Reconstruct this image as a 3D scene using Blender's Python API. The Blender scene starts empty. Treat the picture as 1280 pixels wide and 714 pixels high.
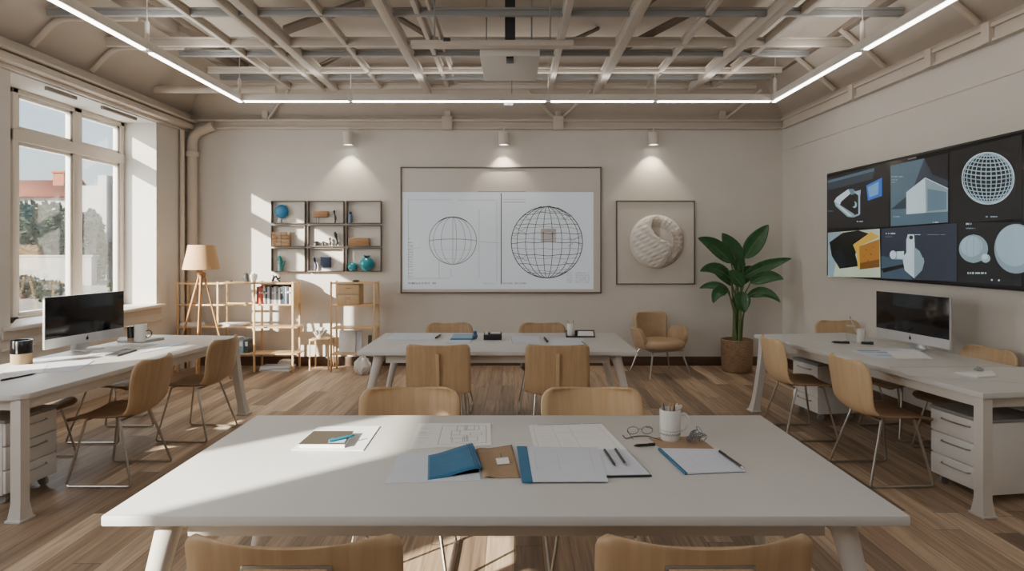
import bpy, bmesh, math, random
from mathutils import Vector, Matrix, Euler
RND = random.Random(11)
SC = bpy.context.scene
COL = SC.collection
F, CX, CY, CH = 770.0, 643.0, 312.0, 1.6      # focal length in pixels of the 1280x714 frame, horizon, eye height
PI = math.pi
def pz(px, py, z=0.75):                        # point of the photograph on the level plane z
    Y = F*(CH-z)/(py-CY); return Vector(((px-CX)*Y/F, Y, z))
def pd(px, py, Y):                             # point of the photograph at depth Y
    return Vector(((px-CX)*Y/F, Y, CH-(py-CY)*Y/F))
def S(r, g, b):
    def f(c):
        c /= 255.0
        return c/12.92 if c <= 0.04045 else ((c+0.055)/1.055)**2.4
    return (f(r), f(g), f(b), 1.0)

# ------------------------------------------------------------------ mesh building
class MB:
    def __init__(s): s.v, s.f, s.m = [], [], []
    def add(s, vs, fs, mi=0):
        n = len(s.v); s.v += [Vector(v) for v in vs]
        s.f += [[i+n for i in f] for f in fs]; s.m += [mi]*len(fs); return s
    def bm(s, b, mi=0):
        b.verts.index_update()
        s.add([v.co.copy() for v in b.verts], [[v.index for v in f.verts] for f in b.faces], mi); b.free(); return s
    def box(s, c, d, rot=None, bev=0.0, mi=0, seg=2):
        b = bmesh.new(); bmesh.ops.create_cube(b, size=1.0)
        for v in b.verts: v.co = Vector((v.co.x*d[0], v.co.y*d[1], v.co.z*d[2]))
        if bev > 0: bmesh.ops.bevel(b, geom=b.edges[:], offset=min(bev, min(d)*0.45), segments=seg, affect='EDGES', profile=0.5)
        M = Matrix.Translation(c)
        if rot: M = M @ Euler(rot).to_matrix().to_4x4()
        for v in b.verts: v.co = M @ v.co
        return s.bm(b, mi)
    def bb(s, x0, x1, y0, y1, z0, z1, bev=0.0, mi=0):
        return s.box(((x0+x1)/2, (y0+y1)/2, (z0+z1)/2), (abs(x1-x0), abs(y1-y0), abs(z1-z0)), None, bev, mi)
    def prism(s, poly, z0, z1, mi=0, M=None, bev=0.0):
        b = bmesh.new()
        vs = [b.verts.new((p[0], p[1], z0)) for p in poly]
        f = b.faces.new(vs)
        r = bmesh.ops.extrude_face_region(b, geom=[f])
        for e in r['geom']:
            if isinstance(e, bmesh.types.BMVert): e.co.z = z1
        bmesh.ops.recalc_face_normals(b, faces=b.faces[:])
        if bev > 0: bmesh.ops.bevel(b, geom=b.edges[:], offset=bev, segments=2, affect='EDGES', profile=0.5)
        if M:
            for v in b.verts: v.co = M @ v.co
        return s.bm(b, mi)
    def tube(s, pts, r, seg=8, mi=0, closed=False, flat=1.0):
        pts = [Vector(p) for p in pts]; n = len(pts)
        rs = r if isinstance(r, (list, tuple)) else [r]*n
        tang = []
        for i in range(n):
            a = pts[(i-1) % n] if (closed or i > 0) else pts[i]
            c = pts[(i+1) % n] if (closed or i < n-1) else pts[i]
            t = (c-a); tang.append(t.normalized() if t.length > 1e-9 else Vector((0, 0, 1)))
        up = Vector((0, 0, 1)) if abs(tang[0].z) < 0.9 else Vector((1, 0, 0))
        nx = tang[0].cross(up).normalized(); vs, fs = [], []
        for i in range(n):
            t = tang[i]; nx = (nx - t*nx.dot(t))
            nx = nx.normalized() if nx.length > 1e-6 else t.orthogonal().normalized()
            ny = t.cross(nx)
            for k in range(seg):
                a = 2*PI*k/seg
                vs.append(pts[i] + nx*(math.cos(a)*rs[i]) + ny*(math.sin(a)*rs[i]*flat))
        for i in range(n if closed else n-1):
            j = (i+1) % n
            for k in range(seg):
                l = (k+1) % seg
                fs.append([i*seg+k, i*seg+l, j*seg+l, j*seg+k])
        if not closed:
            fs.append([k for k in range(seg)][::-1]); fs.append([(n-1)*seg+k for k in range(seg)])
        return s.add(vs, fs, mi)
    def lathe(s, prof, seg=24, c=(0, 0, 0), mi=0, M=None, cap=True):
        vs, fs = [], []; n = len(prof); c = Vector(c)
        for r, z in prof:
            for k in range(seg):
                a = 2*PI*k/seg; p = Vector((r*math.cos(a), r*math.sin(a), z))
                vs.append((M @ p if M else p)+c)
        for i in range(n-1):
            for k in range(seg):
                l = (k+1) % seg; fs.append([i*seg+k, i*seg+l, (i+1)*seg+l, (i+1)*seg+k])
        if cap:
            if prof[0][0] > 1e-5: fs.append([k for k in range(seg)][::-1])
            if prof[-1][0] > 1e-5: fs.append([(n-1)*seg+k for k in range(seg)])
        return s.add(vs, fs, mi)
    def ball(s, c, r, seg=16, ring=10, mi=0, M=None):
        r = r if isinstance(r, (tuple, list)) else (r, r, r); c = Vector(c)
        vs, fs = [], []
        for i in range(ring+1):
            t = PI*i/ring
            for k in range(seg):
                a = 2*PI*k/seg
                p = Vector((r[0]*math.sin(t)*math.cos(a), r[1]*math.sin(t)*math.sin(a), -r[2]*math.cos(t)))
                vs.append((M @ p if M else p)+c)
        for i in range(ring):
            for k in range(seg):
                l = (k+1) % seg; fs.append([i*seg+k, i*seg+l, (i+1)*seg+l, (i+1)*seg+k])
        return s.add(vs, fs, mi)
    def grid(s, fn, nu, nv, mi=0):
        vs = [Vector(fn(i/nu, j/nv)) for j in range(nv+1) for i in range(nu+1)]; w = nu+1
        return s.add(vs, [[j*w+i, j*w+i+1, (j+1)*w+i+1, (j+1)*w+i] for j in range(nv) for i in range(nu)], mi)
    def poly(s, pts, mi=0): return s.add(pts, [list(range(len(pts)))], mi)
    def build(s, name, mats, parent=None, origin=None, ang=35, loc=None, solid=0, off=0.0, kind=None):
        if origin is not None:
            o = Vector(origin)
            for i in range(len(s.v)): s.v[i] = s.v[i]-o
        me = bpy.data.meshes.new(name); me.from_pydata([tuple(v) for v in s.v], [], s.f)
        b = bmesh.new(); b.from_mesh(me); bmesh.ops.remove_doubles(b, verts=b.verts[:], dist=1e-6); b.to_mesh(me); b.free()
        if len(me.polygons) == len(s.m): me.polygons.foreach_set('material_index', s.m)
        for m in (mats if isinstance(mats, (list, tuple)) else [mats]): me.materials.append(m)
        me.polygons.foreach_set('use_smooth', [True]*len(me.polygons))
        me.set_sharp_from_angle(angle=math.radians(ang)); me.update()
        ob = bpy.data.objects.new(name, me); COL.objects.link(ob)
        if parent: ob.parent = parent
        if origin is not None: ob.location = origin
        if loc is not None: ob.location = loc
        if solid:
            md = ob.modifiers.new('Solidify', 'SOLIDIFY'); md.thickness = solid; md.offset = off
        if kind: ob['kind'] = kind
        return ob

def tag(o, label, cat, group=None, kind=None):
    o['label'] = label; o['category'] = cat
    if group: o['group'] = group
    if kind: o['kind'] = kind
    return o
def thing(name, label, cat, loc=(0, 0, 0), rotz=0.0, group=None):
    o = bpy.data.objects.new(name, None); COL.objects.link(o); o.empty_display_size = 0.1
    o.location = loc; o.rotation_euler = (0, 0, rotz)
    return tag(o, label, cat, group)
def dup(root, loc, rotz, label, group=None):
    r = root.copy(); COL.objects.link(r); r.location = loc; r.rotation_euler = (0, 0, rotz); r['label'] = label
    if group: r['group'] = group
    for ch in list(root.children):
        c = ch.copy(); COL.objects.link(c); c.parent = r
        for g in ch.children:
            d = g.copy(); COL.objects.link(d); d.parent = c
    return r
def struct(mb, name, mats, parent=None, **k): return mb.build(name, mats, parent, kind='structure' if not parent else None, **k)

# ------------------------------------------------------------------ materials
def nodes(name):
    m = bpy.data.materials.new(name); m.use_nodes = True; nt = m.node_tree
    return m, nt, nt.nodes['Principled BSDF'], nt.nodes.new, nt.links.new
def texco(nt, scale=(1, 1, 1)):
    tc = nt.nodes.new('ShaderNodeTexCoord'); mp = nt.nodes.new('ShaderNodeMapping'); mp.inputs['Scale'].default_value = scale
    nt.links.new(tc.outputs['Object'], mp.inputs['Vector']); return mp.outputs['Vector']
def sh(c, k): return (min(c[0]*k, 1), min(c[1]*k, 1), min(c[2]*k, 1), 1)
def pm(name, col, rough=0.5, metal=0.0, var=0.06, scale=12, bump=0.0, bscale=80, spec=0.5, stretch=(1, 1, 1), emit=None, estr=0.0, coat=0.0):
    m, nt, P, N, L = nodes(name)
    vec = texco(nt, tuple(scale*q for q in stretch))
    no = N('ShaderNodeTexNoise'); no.inputs['Scale'].default_value = 1.0; no.inputs['Detail'].default_value = 4; L(vec, no.inputs['Vector'])
    cr = N('ShaderNodeValToRGB'); cr.color_ramp.elements[0].color = sh(col, 1-var); cr.color_ramp.elements[1].color = sh(col, 1+var)
    cr.color_ramp.elements[0].position = 0.3; cr.color_ramp.elements[1].position = 0.7
    L(no.outputs['Fac'], cr.inputs['Fac']); L(cr.outputs['Color'], P.inputs['Base Color'])
    P.inputs['Roughness'].default_value = rough; P.inputs['Metallic'].default_value = metal
    P.inputs['Specular IOR Level'].default_value = spec; P.inputs['Coat Weight'].default_value = coat
    if bump:
        v2 = texco(nt, (bscale,)*3); n2 = N('ShaderNodeTexNoise'); n2.inputs['Scale'].default_value = 1; n2.inputs['Detail'].default_value = 5
        L(v2, n2.inputs['Vector']); b = N('ShaderNodeBump'); b.inputs['Strength'].default_value = bump; b.inputs['Distance'].default_value = 0.01
        L(n2.outputs['Fac'], b.inputs['Height']); L(b.outputs['Normal'], P.inputs['Normal'])
    if emit:
        P.inputs['Emission Color'].default_value = emit; P.inputs['Emission Strength'].default_value = estr
    return m
def wood(name, c1, c2, scale=(38, 6, 3.5), rough=0.45, bump=0.08, spec=0.4):
    m, nt, P, N, L = nodes(name)
    v = texco(nt, scale)
    n1 = N('ShaderNodeTexNoise'); n1.inputs['Scale'].default_value = 1; n1.inputs['Detail'].default_value = 6; n1.inputs['Distortion'].default_value = 0.7; L(v, n1.inputs['Vector'])
    v2 = texco(nt, tuple(q*0.16 for q in scale)); n2 = N('ShaderNodeTexNoise'); n2.inputs['Scale'].default_value = 1; n2.inputs['Detail'].default_value = 2; L(v2, n2.inputs['Vector'])
    mx = N('ShaderNodeMath'); mx.operation = 'MULTIPLY_ADD'; mx.inputs[1].default_value = 0.5; L(n2.outputs['Fac'], mx.inputs[0])
    hf = N('ShaderNodeMath'); hf.operation = 'MULTIPLY'; hf.inputs[1].default_value = 0.5; L(n1.outputs['Fac'], hf.inputs[0]); L(hf.outputs[0], mx.inputs[2])
    cr = N('ShaderNodeValToRGB'); cr.color_ramp.elements[0].position = 0.34; cr.color_ramp.elements[1].position = 0.66
    cr.color_ramp.elements[0].color = c2; cr.color_ramp.elements[1].color = c1
    L(mx.outputs[0], cr.inputs['Fac']); L(cr.outputs['Color'], P.inputs['Base Color'])
    P.inputs['Roughness'].default_value = rough; P.inputs['Specular IOR Level'].default_value = spec
    b = N('ShaderNodeBump'); b.inputs['Strength'].default_value = bump; b.inputs['Distance'].default_value = 0.004
    L(n1.outputs['Fac'], b.inputs['Height']); L(b.outputs['Normal'], P.inputs['Normal'])
    return m
def floor_mat():
    m, nt, P, N, L = nodes('oak_floor')
    tc = N('ShaderNodeTexCoord'); sp = N('ShaderNodeSeparateXYZ'); L(tc.outputs['Object'], sp.inputs[0])
    def ma(op, a, b=None, c=None):
        n = N('ShaderNodeMath'); n.operation = op
        for i, q in enumerate((a, b, c)):
            if q is None: continue
            if isinstance(q, (int, float)): n.inputs[i].default_value = q
            else: L(q, n.inputs[i])
        return n.outputs[0]
    W, LEN = 0.15, 1.9
    xs = ma('DIVIDE', sp.outputs['X'], W); row = ma('FLOOR', xs); fx = ma('FRACT', xs)
    wr = N('ShaderNodeTexWhiteNoise'); wr.noise_dimensions = '1D'; L(row, wr.inputs['W'])
    ys = ma('ADD', ma('DIVIDE', sp.outputs['Y'], LEN), ma('MULTIPLY', wr.outputs['Value'], 7.3))
    idy = ma('FLOOR', ys); fy = ma('FRACT', ys)
    cb = N('ShaderNodeCombineXYZ'); L(row, cb.inputs[0]); L(idy, cb.inputs[1])
    wn = N('ShaderNodeTexWhiteNoise'); wn.noise_dimensions = '2D'; L(cb.outputs[0], wn.inputs['Vector'])
    cr = N('ShaderNodeValToRGB'); e = cr.color_ramp.elements
    e[0].position = 0.0; e[0].color = S(131, 110, 90); e[1].position = 1.0; e[1].color = S(203, 178, 150)
    q = e.new(0.35); q.color = S(159, 134, 110); q = e.new(0.7); q.color = S(182, 156, 129)
    L(wn.outputs['Value'], cr.inputs['Fac'])
    off = N('ShaderNodeVectorMath'); off.operation = 'MULTIPLY_ADD'
    L(wn.outputs['Color'], off.inputs[0]); off.inputs[1].default_value = (9, 9, 9); L(tc.outputs['Object'], off.inputs[2])
    mp = N('ShaderNodeMapping'); mp.inputs['Scale'].default_value = (26, 1.1, 1); L(off.outputs[0], mp.inputs['Vector'])
    gn = N('ShaderNodeTexNoise'); gn.inputs['Scale'].default_value = 1; gn.inputs['Detail'].default_value = 7; gn.inputs['Distortion'].default_value = 1.1; gn.inputs['Roughness'].default_value = 0.6
    L(mp.outputs['Vector'], gn.inputs['Vector'])
    gr = N('ShaderNodeMapRange'); gr.inputs['From Min'].default_value = 0.3; gr.inputs['From Max'].default_value = 0.7
    gr.inputs['To Min'].default_value = 0.56; gr.inputs['To Max'].default_value = 1.3; L(gn.outputs['Fac'], gr.inputs['Value'])
    ex = ma('MULTIPLY', ma('LESS_THAN', ma('ABSOLUTE', ma('SUBTRACT', fx, 0.5)), 0.488), ma('LESS_THAN', ma('ABSOLUTE', ma('SUBTRACT', fy, 0.5)), 0.4985))
    gap = ma('MULTIPLY_ADD', ex, 0.6, 0.4)
    vm = N('ShaderNodeVectorMath'); vm.operation = 'SCALE'; L(cr.outputs['Color'], vm.inputs[0]); L(ma('MULTIPLY', gr.outputs[0], gap), vm.inputs['Scale'])
    L(vm.outputs[0], P.inputs['Base Color'])
    rg = N('ShaderNodeMapRange'); rg.inputs['To Min'].default_value = 0.5; rg.inputs['To Max'].default_value = 0.34; L(gn.outputs['Fac'], rg.inputs['Value']); L(rg.outputs[0], P.inputs['Roughness'])
    P.inputs['Specular IOR Level'].default_value = 0.4
    b = N('ShaderNodeBump'); b.inputs['Strength'].default_value = 0.25; b.inputs['Distance'].default_value = 0.004
    L(ma('MULTIPLY_ADD', gn.outputs['Fac'], 0.25, ex), b.inputs['Height']); L(b.outputs['Normal'], P.inputs['Normal'])
    return m
def glow(name, col, strength):
    m, nt, P, N, L = nodes(name); P.inputs['Base Color'].default_value = (0.02, 0.02, 0.02, 1) if strength < 5 else (0.8, 0.8, 0.8, 1)
    P.inputs['Roughness'].default_value = 0.25
    # gentle procedural unevenness of the glow
    no = N('ShaderNodeTexNoise'); no.inputs['Scale'].default_value = 3.0; L(texco(nt), no.inputs['Vector'])
    mr = N('ShaderNodeMapRange'); mr.inputs['To Min'].default_value = strength*0.85; mr.inputs['To Max'].default_value = strength*1.15
    L(no.outputs['Fac'], mr.inputs['Value']); L(mr.outputs[0], P.inputs['Emission Strength']); P.inputs['Emission Color'].default_value = col
    return m
def glassy(name, tint=(0.96, 0.98, 0.98, 1), refl=0.08, rough=0.02):
    m = bpy.data.materials.new(name); m.use_nodes = True; nt = m.node_tree; nt.nodes.clear(); N, L = nt.nodes.new, nt.links.new
    o = N('ShaderNodeOutputMaterial'); t = N('ShaderNodeBsdfTransparent'); t.inputs['Color'].default_value = tint
    g = N('ShaderNodeBsdfGlossy'); g.inputs['Roughness'].default_value = rough
    fr = N('ShaderNodeLayerWeight'); fr.inputs['Blend'].default_value = 0.25
    mu = N('ShaderNodeMath'); mu.operation = 'MULTIPLY_ADD'; mu.inputs[1].default_value = 0.12; mu.inputs[2].default_value = refl*0.4; L(fr.outputs['Fresnel'], mu.inputs[0])
    mx = N('ShaderNodeMixShader'); L(mu.outputs[0], mx.inputs[0]); L(t.outputs[0], mx.inputs[1]); L(g.outputs[0], mx.inputs[2]); L(mx.outputs[0], o.inputs['Surface'])
    return m

M = {}
M['wall'] = pm('wall_paint', S(211, 205, 197), 0.85, var=0.02, scale=3, bump=0.12, bscale=60, spec=0.2)
M['ceil'] = pm('ceiling_paint', S(194, 183, 170), 0.9, var=0.03, scale=2, bump=0.1, bscale=40, spec=0.15)
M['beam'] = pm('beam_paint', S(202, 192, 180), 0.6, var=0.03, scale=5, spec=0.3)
M['beam_dark'] = pm('beam_dark_paint', S(140, 128, 116), 0.7, var=0.05, scale=5, spec=0.3)  # darker flat paint for rafters, struts and vent slots
M['steel_grey'] = pm('grey_strut', S(150, 150, 148), 0.5, var=0.05, scale=6)
M['trim'] = pm('trim_paint', S(204, 193, 180), 0.7, var=0.02, scale=4, spec=0.3)
M['pipe'] = pm('pipe_paint', S(206, 192, 176), 0.55, var=0.03, scale=5)
M['frame_white'] = pm('window_frame_paint', S(212, 203, 192), 0.5, var=0.02, scale=4)
M['floor'] = floor_mat()
M['base'] = wood('dark_baseboard', S(106, 84, 70), S(84, 66, 55), (3, 3, 40))
M['glass'] = glassy('window_glass')
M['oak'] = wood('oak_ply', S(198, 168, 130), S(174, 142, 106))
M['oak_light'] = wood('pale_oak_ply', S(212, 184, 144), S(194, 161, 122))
M['seat'] = wood('shaded_seat_ply', S(148, 117, 88), S(124, 96, 72))  # shadow on the seats put into this darker ply tone
M['bamboo'] = wood('bamboo', S(224, 190, 144), S(204, 166, 118), (24, 24, 24), bump=0.03)
M['white'] = pm('white_laminate', S(210, 208, 204), 0.42, var=0.012, scale=6, spec=0.4)
M['white_metal'] = pm('white_painted_metal', S(214, 208, 200), 0.45, var=0.02, scale=8)
M['pedestal'] = pm('pedestal_white', S(232, 229, 224), 0.4, var=0.02, scale=6)
M['pedestal_grey'] = pm('pedestal_grey_top', S(150, 146, 142), 0.5, var=0.03, scale=6)
M['chrome'] = pm('brushed_steel', S(190, 184, 176), 0.28, 1.0, var=0.05, scale=30)
M['alu'] = pm('silver_aluminium', S(206, 206, 208), 0.35, 0.35, var=0.02, scale=10)
M['black_glass'] = pm('black_screen_glass', S(18, 17, 19), 0.12, var=0.1, scale=4, spec=0.5)
M['black'] = pm('black_plastic', S(26, 26, 28), 0.4, var=0.1, scale=20)
M['charcoal'] = pm('charcoal', S(52, 52, 54), 0.5, var=0.1, scale=20)
M['paper'] = pm('white_paper', S(238, 237, 235), 0.8, var=0.01, scale=8, spec=0.2)
M['paper_cool'] = pm('cool_paper', S(216, 220, 230), 0.8, var=0.01, scale=8, spec=0.2)
M['ink'] = pm('pencil_grey', S(140, 140, 142), 0.8, var=0.1, scale=40)
M['ink_faint'] = pm('faint_pencil', S(190, 192, 198), 0.8, var=0.05, scale=40)
M['ink_dark'] = pm('dark_ink', S(78, 80, 86), 0.7, var=0.1, scale=40)
M['blue'] = pm('blue_card', S(46, 110, 148), 0.6, var=0.07, scale=20, bump=0.1)
M['blue_pale'] = pm('pale_blue_paper', S(150, 186, 208), 0.7, var=0.05, scale=20)
M['teal'] = pm('teal_plastic', S(30, 118, 140), 0.35, var=0.06, scale=20)
M['kraft'] = pm('kraft_card', S(166, 138, 108), 0.8, var=0.06, scale=40, bump=0.08)
M['taupe'] = pm('taupe_cover', S(76, 67, 57), 0.6, var=0.05, scale=30, bump=0.1)
M['ceramic'] = pm('white_ceramic', S(222, 218, 212), 0.25, var=0.02, scale=10)
M['turq'] = pm('turquoise_glaze', S(18, 148, 168), 0.22, var=0.1, scale=20, coat=0.4)
M['blue_sculpt'] = pm('blue_sculpture', S(38, 112, 156), 0.5, var=0.2, scale=60)
M['navy'] = pm('navy_panel', S(46, 60, 92), 0.6, var=0.06, scale=30)
M['walnut'] = wood('walnut_block', S(176, 138, 100), S(140, 104, 72), (8, 30, 40))
M['shade'] = pm('linen_shade', S(204, 164, 120), 0.85, var=0.05, scale=120, emit=S(230, 180, 130), estr=0.03)
M['leather'] = pm('tan_leather', S(174, 147, 116), 0.55, var=0.06, scale=14, bump=0.15, bscale=160)
M['basket'] = pm('woven_basket', S(156, 128, 102), 0.85, var=0.3, scale=22, stretch=(1, 1, 4), bump=0.6, bscale=70)
M['soil'] = pm('soil', S(58, 46, 36), 0.95, var=0.2, scale=60, bump=0.5)
M['leaf'] = pm('leaf_green', S(40, 86, 44), 0.35, var=0.25, scale=16, coat=0.1)
M['stem'] = pm('stem_green', S(96, 112, 66), 0.5, var=0.15, scale=20)
M['plaster'] = pm('white_plaster', S(222, 216, 208), 0.85, var=0.03, scale=20, bump=0.2, bscale=90)
M['plaster_shading'] = pm('brown_shading', S(198, 186, 175), 0.85, var=0.06, scale=30, bump=0.2, bscale=90)  # brown shading of the white relief put into the colour
M['board'] = pm('whiteboard', S(208, 202, 195), 0.4, var=0.01, scale=3)
M['proj'] = pm('projected_sheet', S(212, 220, 228), 0.6, var=0.015, scale=2, emit=S(206, 218, 230), estr=0.2)
M['art_board'] = pm('art_board', S(206, 199, 190), 0.7, var=0.02, scale=4)
M['dark_frame'] = pm('dark_thin_frame', S(92, 84, 76), 0.5, var=0.06, scale=20)
M['mid_frame'] = pm('brown_grey_frame', S(112, 101, 90), 0.45, var=0.05, scale=20)
M['tripod'] = wood('tripod_wood', S(198, 152, 104), S(168, 124, 80), (20, 20, 6))
M['light'] = glow('light_diffuser', (1.0, 0.97, 0.92, 1), 10.0)
M['lens'] = glow('spot_lens', (1.0, 0.93, 0.8, 1), 8.0)
# ------------------------------------------------------------------ room shell
WY, LX, ZT = 8.5, -4.5, 3.30
def rx(y): return 3.70+0.035*(WY-y)               # right wall leans outwards a little towards the viewer
YB = -3.2
struct(MB().prism([(LX-0.5, YB-0.3), (rx(YB)+0.3, YB-0.3), (rx(WY)+0.3, WY+0.2), (LX-0.5, WY+0.2)], -0.15, 0.0), 'floor', M['floor'])
struct(MB().bb(LX-0.5, 4.3, WY, WY+0.2, 0, ZT), 'wall_back', M['wall'])
struct(MB().bb(LX-0.5, 4.6, YB-0.2, YB, 0, ZT), 'wall_front', M['wall'])
struct(MB().prism([(rx(WY), WY), (rx(YB), YB), (rx(YB)+0.2, YB), (rx(WY)+0.2, WY)], 0, ZT), 'wall_right', M['wall'])
WT, WB = 3.19, 0.88                                # window head and sill
lw = MB(); XO = LX-0.5
lw.prism([(LX, YB), (LX, -1.42), (XO, -1.42), (XO, YB)], 0, ZT)
lw.prism([(LX, -1.42), (LX, -0.2), (XO, -0.2), (XO, -1.42)], 0, WB).prism([(LX, -1.42), (LX, -0.2), (XO, -0.2), (XO, -1.42)], 3.28, ZT)
lw.prism([(LX, -0.2), (LX, 2.85), (XO, 2.85), (XO, -0.2)], 0, ZT)
lw.prism([(LX, 2.85), (LX, 4.1), (XO, 4.1), (XO, 2.85)], 0, WB).prism([(LX, 2.85), (LX, 4.1), (XO, 4.1), (XO, 2.85)], 2.0, ZT)
lw.prism([(LX, 4.1), (LX, 5.5), (XO, 6.05), (XO, 4.1)], 0, ZT)
q = [(LX, 5.5), (LX, 7.74), (XO, 7.74), (XO, 6.05)]
lw.prism(q, 0, WB).prism(q, WT, ZT)
lw.prism([(LX, 7.74), (LX, WY+0.2), (XO, WY+0.2), (XO, 7.74)], 0, ZT)
struct(lw, 'wall_left', M['wall'])
# ceiling: short upright band, sloped edges, flat deck
def ring(ins, z):
    return [Vector((LX+ins, YB, z)), Vector((rx(YB)-ins, YB, z)), Vector((rx(WY)-ins, WY-ins, z)), Vector((LX+ins, WY-ins, z))]
r0, r1, r2 = ring(0, ZT), ring(0, 3.45), ring(0.62, 3.98)
cm = MB()
for a, b in ((r0, r1), (r1, r2)):
    for i in range(4):
        j = (i+1) % 4; cm.poly([a[i], a[j], b[j], b[i]])
cm.poly(r2)
struct(cm, 'ceiling', M['ceil'], ang=20)
# skirting
struct(MB().bb(LX, rx(WY), WY-0.02, WY, 0, 0.125, 0.004), 'baseboard_back', M['base'])
struct(MB().prism([(rx(WY)-0.02, WY-0.02), (rx(YB)-0.02, YB), (rx(YB), YB), (rx(WY), WY-0.02)], 0, 0.125), 'baseboard_right', M['base'])
struct(MB().bb(LX, LX+0.015, YB, WY-0.02, 0, 0.11, 0.004), 'baseboard_left', M['trim'])
# rails where wall and ceiling meet
ti = [0]
def trim(mb, mat='trim'):
    ti[0] += 1; return struct(mb, 'trim_%d' % ti[0], M[mat])
trim(MB().bb(LX, rx(WY)-0.02, WY-0.07, WY, 3.25, 3.285, 0.008).bb(LX, rx(WY), WY-0.03, WY, 3.285, 3.35).bb(LX, rx(WY)-0.02, WY-0.09, WY, 3.35, 3.385, 0.008))
def rail(y0, y1, z0, z1, d): return [(rx(y0)-d, y0), (rx(y1)-d, y1), (rx(y1), y1), (rx(y0), y0)], z0, z1
mb = MB()
for z0, z1, d in ((3.245, 3.27, 0.06), (3.27, 3.355, 0.04), (3.355, 3.385, 0.07)): mb.prism(*rail(WY-0.1, YB, z0, z1, d))
trim(mb)
trim(MB().prism(*rail(WY-0.1, YB, 2.95, 2.958, 0.006)))
mb = MB()
for z0, z1, d in ((3.2, 3.235, 0.05), (3.235, 3.30, 0.14), (3.32, 3.345, 0.18), (3.345, 3.44, 0.09)): mb.bb(LX, LX+d, 0.2, WY-0.1, z0, z1, 0.006)
trim(mb)
for y in (6.75, 5.55, 4.9): trim(MB().prism(*rail(y+0.04, y-0.04, 3.24, 3.40, 0.085)))
for x in (-3.42, -0.92, 0.6, 2.86):
    mb = MB().bb(x-0.04, x+0.04, WY-0.06, WY, 3.385, 3.62, 0.005)
    if abs(x) < 1: mb.bb(x-0.07, x+0.07, WY-0.11, WY, 3.24, 3.42, 0.005)
    trim(mb)
for x, s in ((-3.42, 1), (0.6, -1), (0.6, 1), (2.86, 1)):
    trim(MB().tube([(x+s*0.05, WY-0.05, 3.4), (x+s*0.42, WY-0.32, 3.72)], 0.02, 6))
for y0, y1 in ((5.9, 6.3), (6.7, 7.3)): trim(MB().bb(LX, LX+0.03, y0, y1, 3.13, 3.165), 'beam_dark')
# window
def window(name, ya, yb, ymid, WT=WT):
    w = bpy.data.objects.new(name, None); COL.objects.link(w); w['kind'] = 'structure'; w.location = (XO+0.06, (ya+yb)/2, WB)
    o = w.location; m = MB(); x0, x1 = XO+0.01, XO+0.10
    m.bb(x0, x1, ya, ya+0.07, WB, WT, 0.006).bb(x0, x1, yb-0.07, yb, WB, WT, 0.006)
    m.bb(x0, x1, ya, yb, WB, WB+0.06, 0.006).bb(x0, x1, ya, yb, WT-0.05, WT, 0.006)
    if ymid: m.bb(x0, x1, ymid-0.06, ymid+0.06, WB, WT, 0.006).bb(x0-0.005, x1+0.01, ya, yb, 2.67, 2.79, 0.006)
    cells = []
    for a, b in (((ya+0.07, ymid-0.06), (ymid+0.06, yb-0.07)) if ymid else ((ya+0.07, yb-0.07),)):
        for c, d in (((WB+0.06, 2.67), (2.79, WT-0.05)) if ymid else ((WB+0.06, WT-0.05),)):
            t = 0.035; cells.append((a+t, b-t, c+t, d-t))
            m.bb(x0+0.015, x1-0.02, a, a+t, c, d, 0.003).bb(x0+0.015, x1-0.02, b-t, b, c, d, 0.003)
            m.bb(x0+0.015, x1-0.02, a, b, c, c+t, 0.003).bb(x0+0.015, x1-0.02, a, b, d-t, d, 0.003)
    f = m.build('window_frame', M['frame_white'], w, origin=o); f.location = (0, 0, 0)
    for a, b, c, d in cells:
        p = MB().bb(XO+0.045, XO+0.051, a, b, c, d).build('window_pane', M['glass'], w, origin=o); p.location = (0, 0, 0)
    return w
w1 = window('window_1', 6.02, 7.74, 6.92)
s1 = MB().prism([(LX+0.09, 5.42), (LX+0.09, 7.8), (LX, 7.8), (LX, 7.74), (XO+0.1, 7.74), (XO+0.1, 6.05), (LX, 5.5), (LX, 5.42)], WB, WB+0.035, bev=0.004).build('window_sill', M['frame_white'], w1, origin=w1.location); s1.location = (0, 0, 0)
window('window_2', -1.42, -0.2, None, 3.28)
window('window_3', 2.85, 4.1, None, 2.0)  # unseen window added, its low head sized to sun the left desk
trim(MB().bb(LX, LX+0.02, 5.4, 7.82, 0.80, 0.88, 0.004).bb(LX, LX+0.03, 5.4, 7.82, 0.70, 0.72, 0.004))

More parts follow.
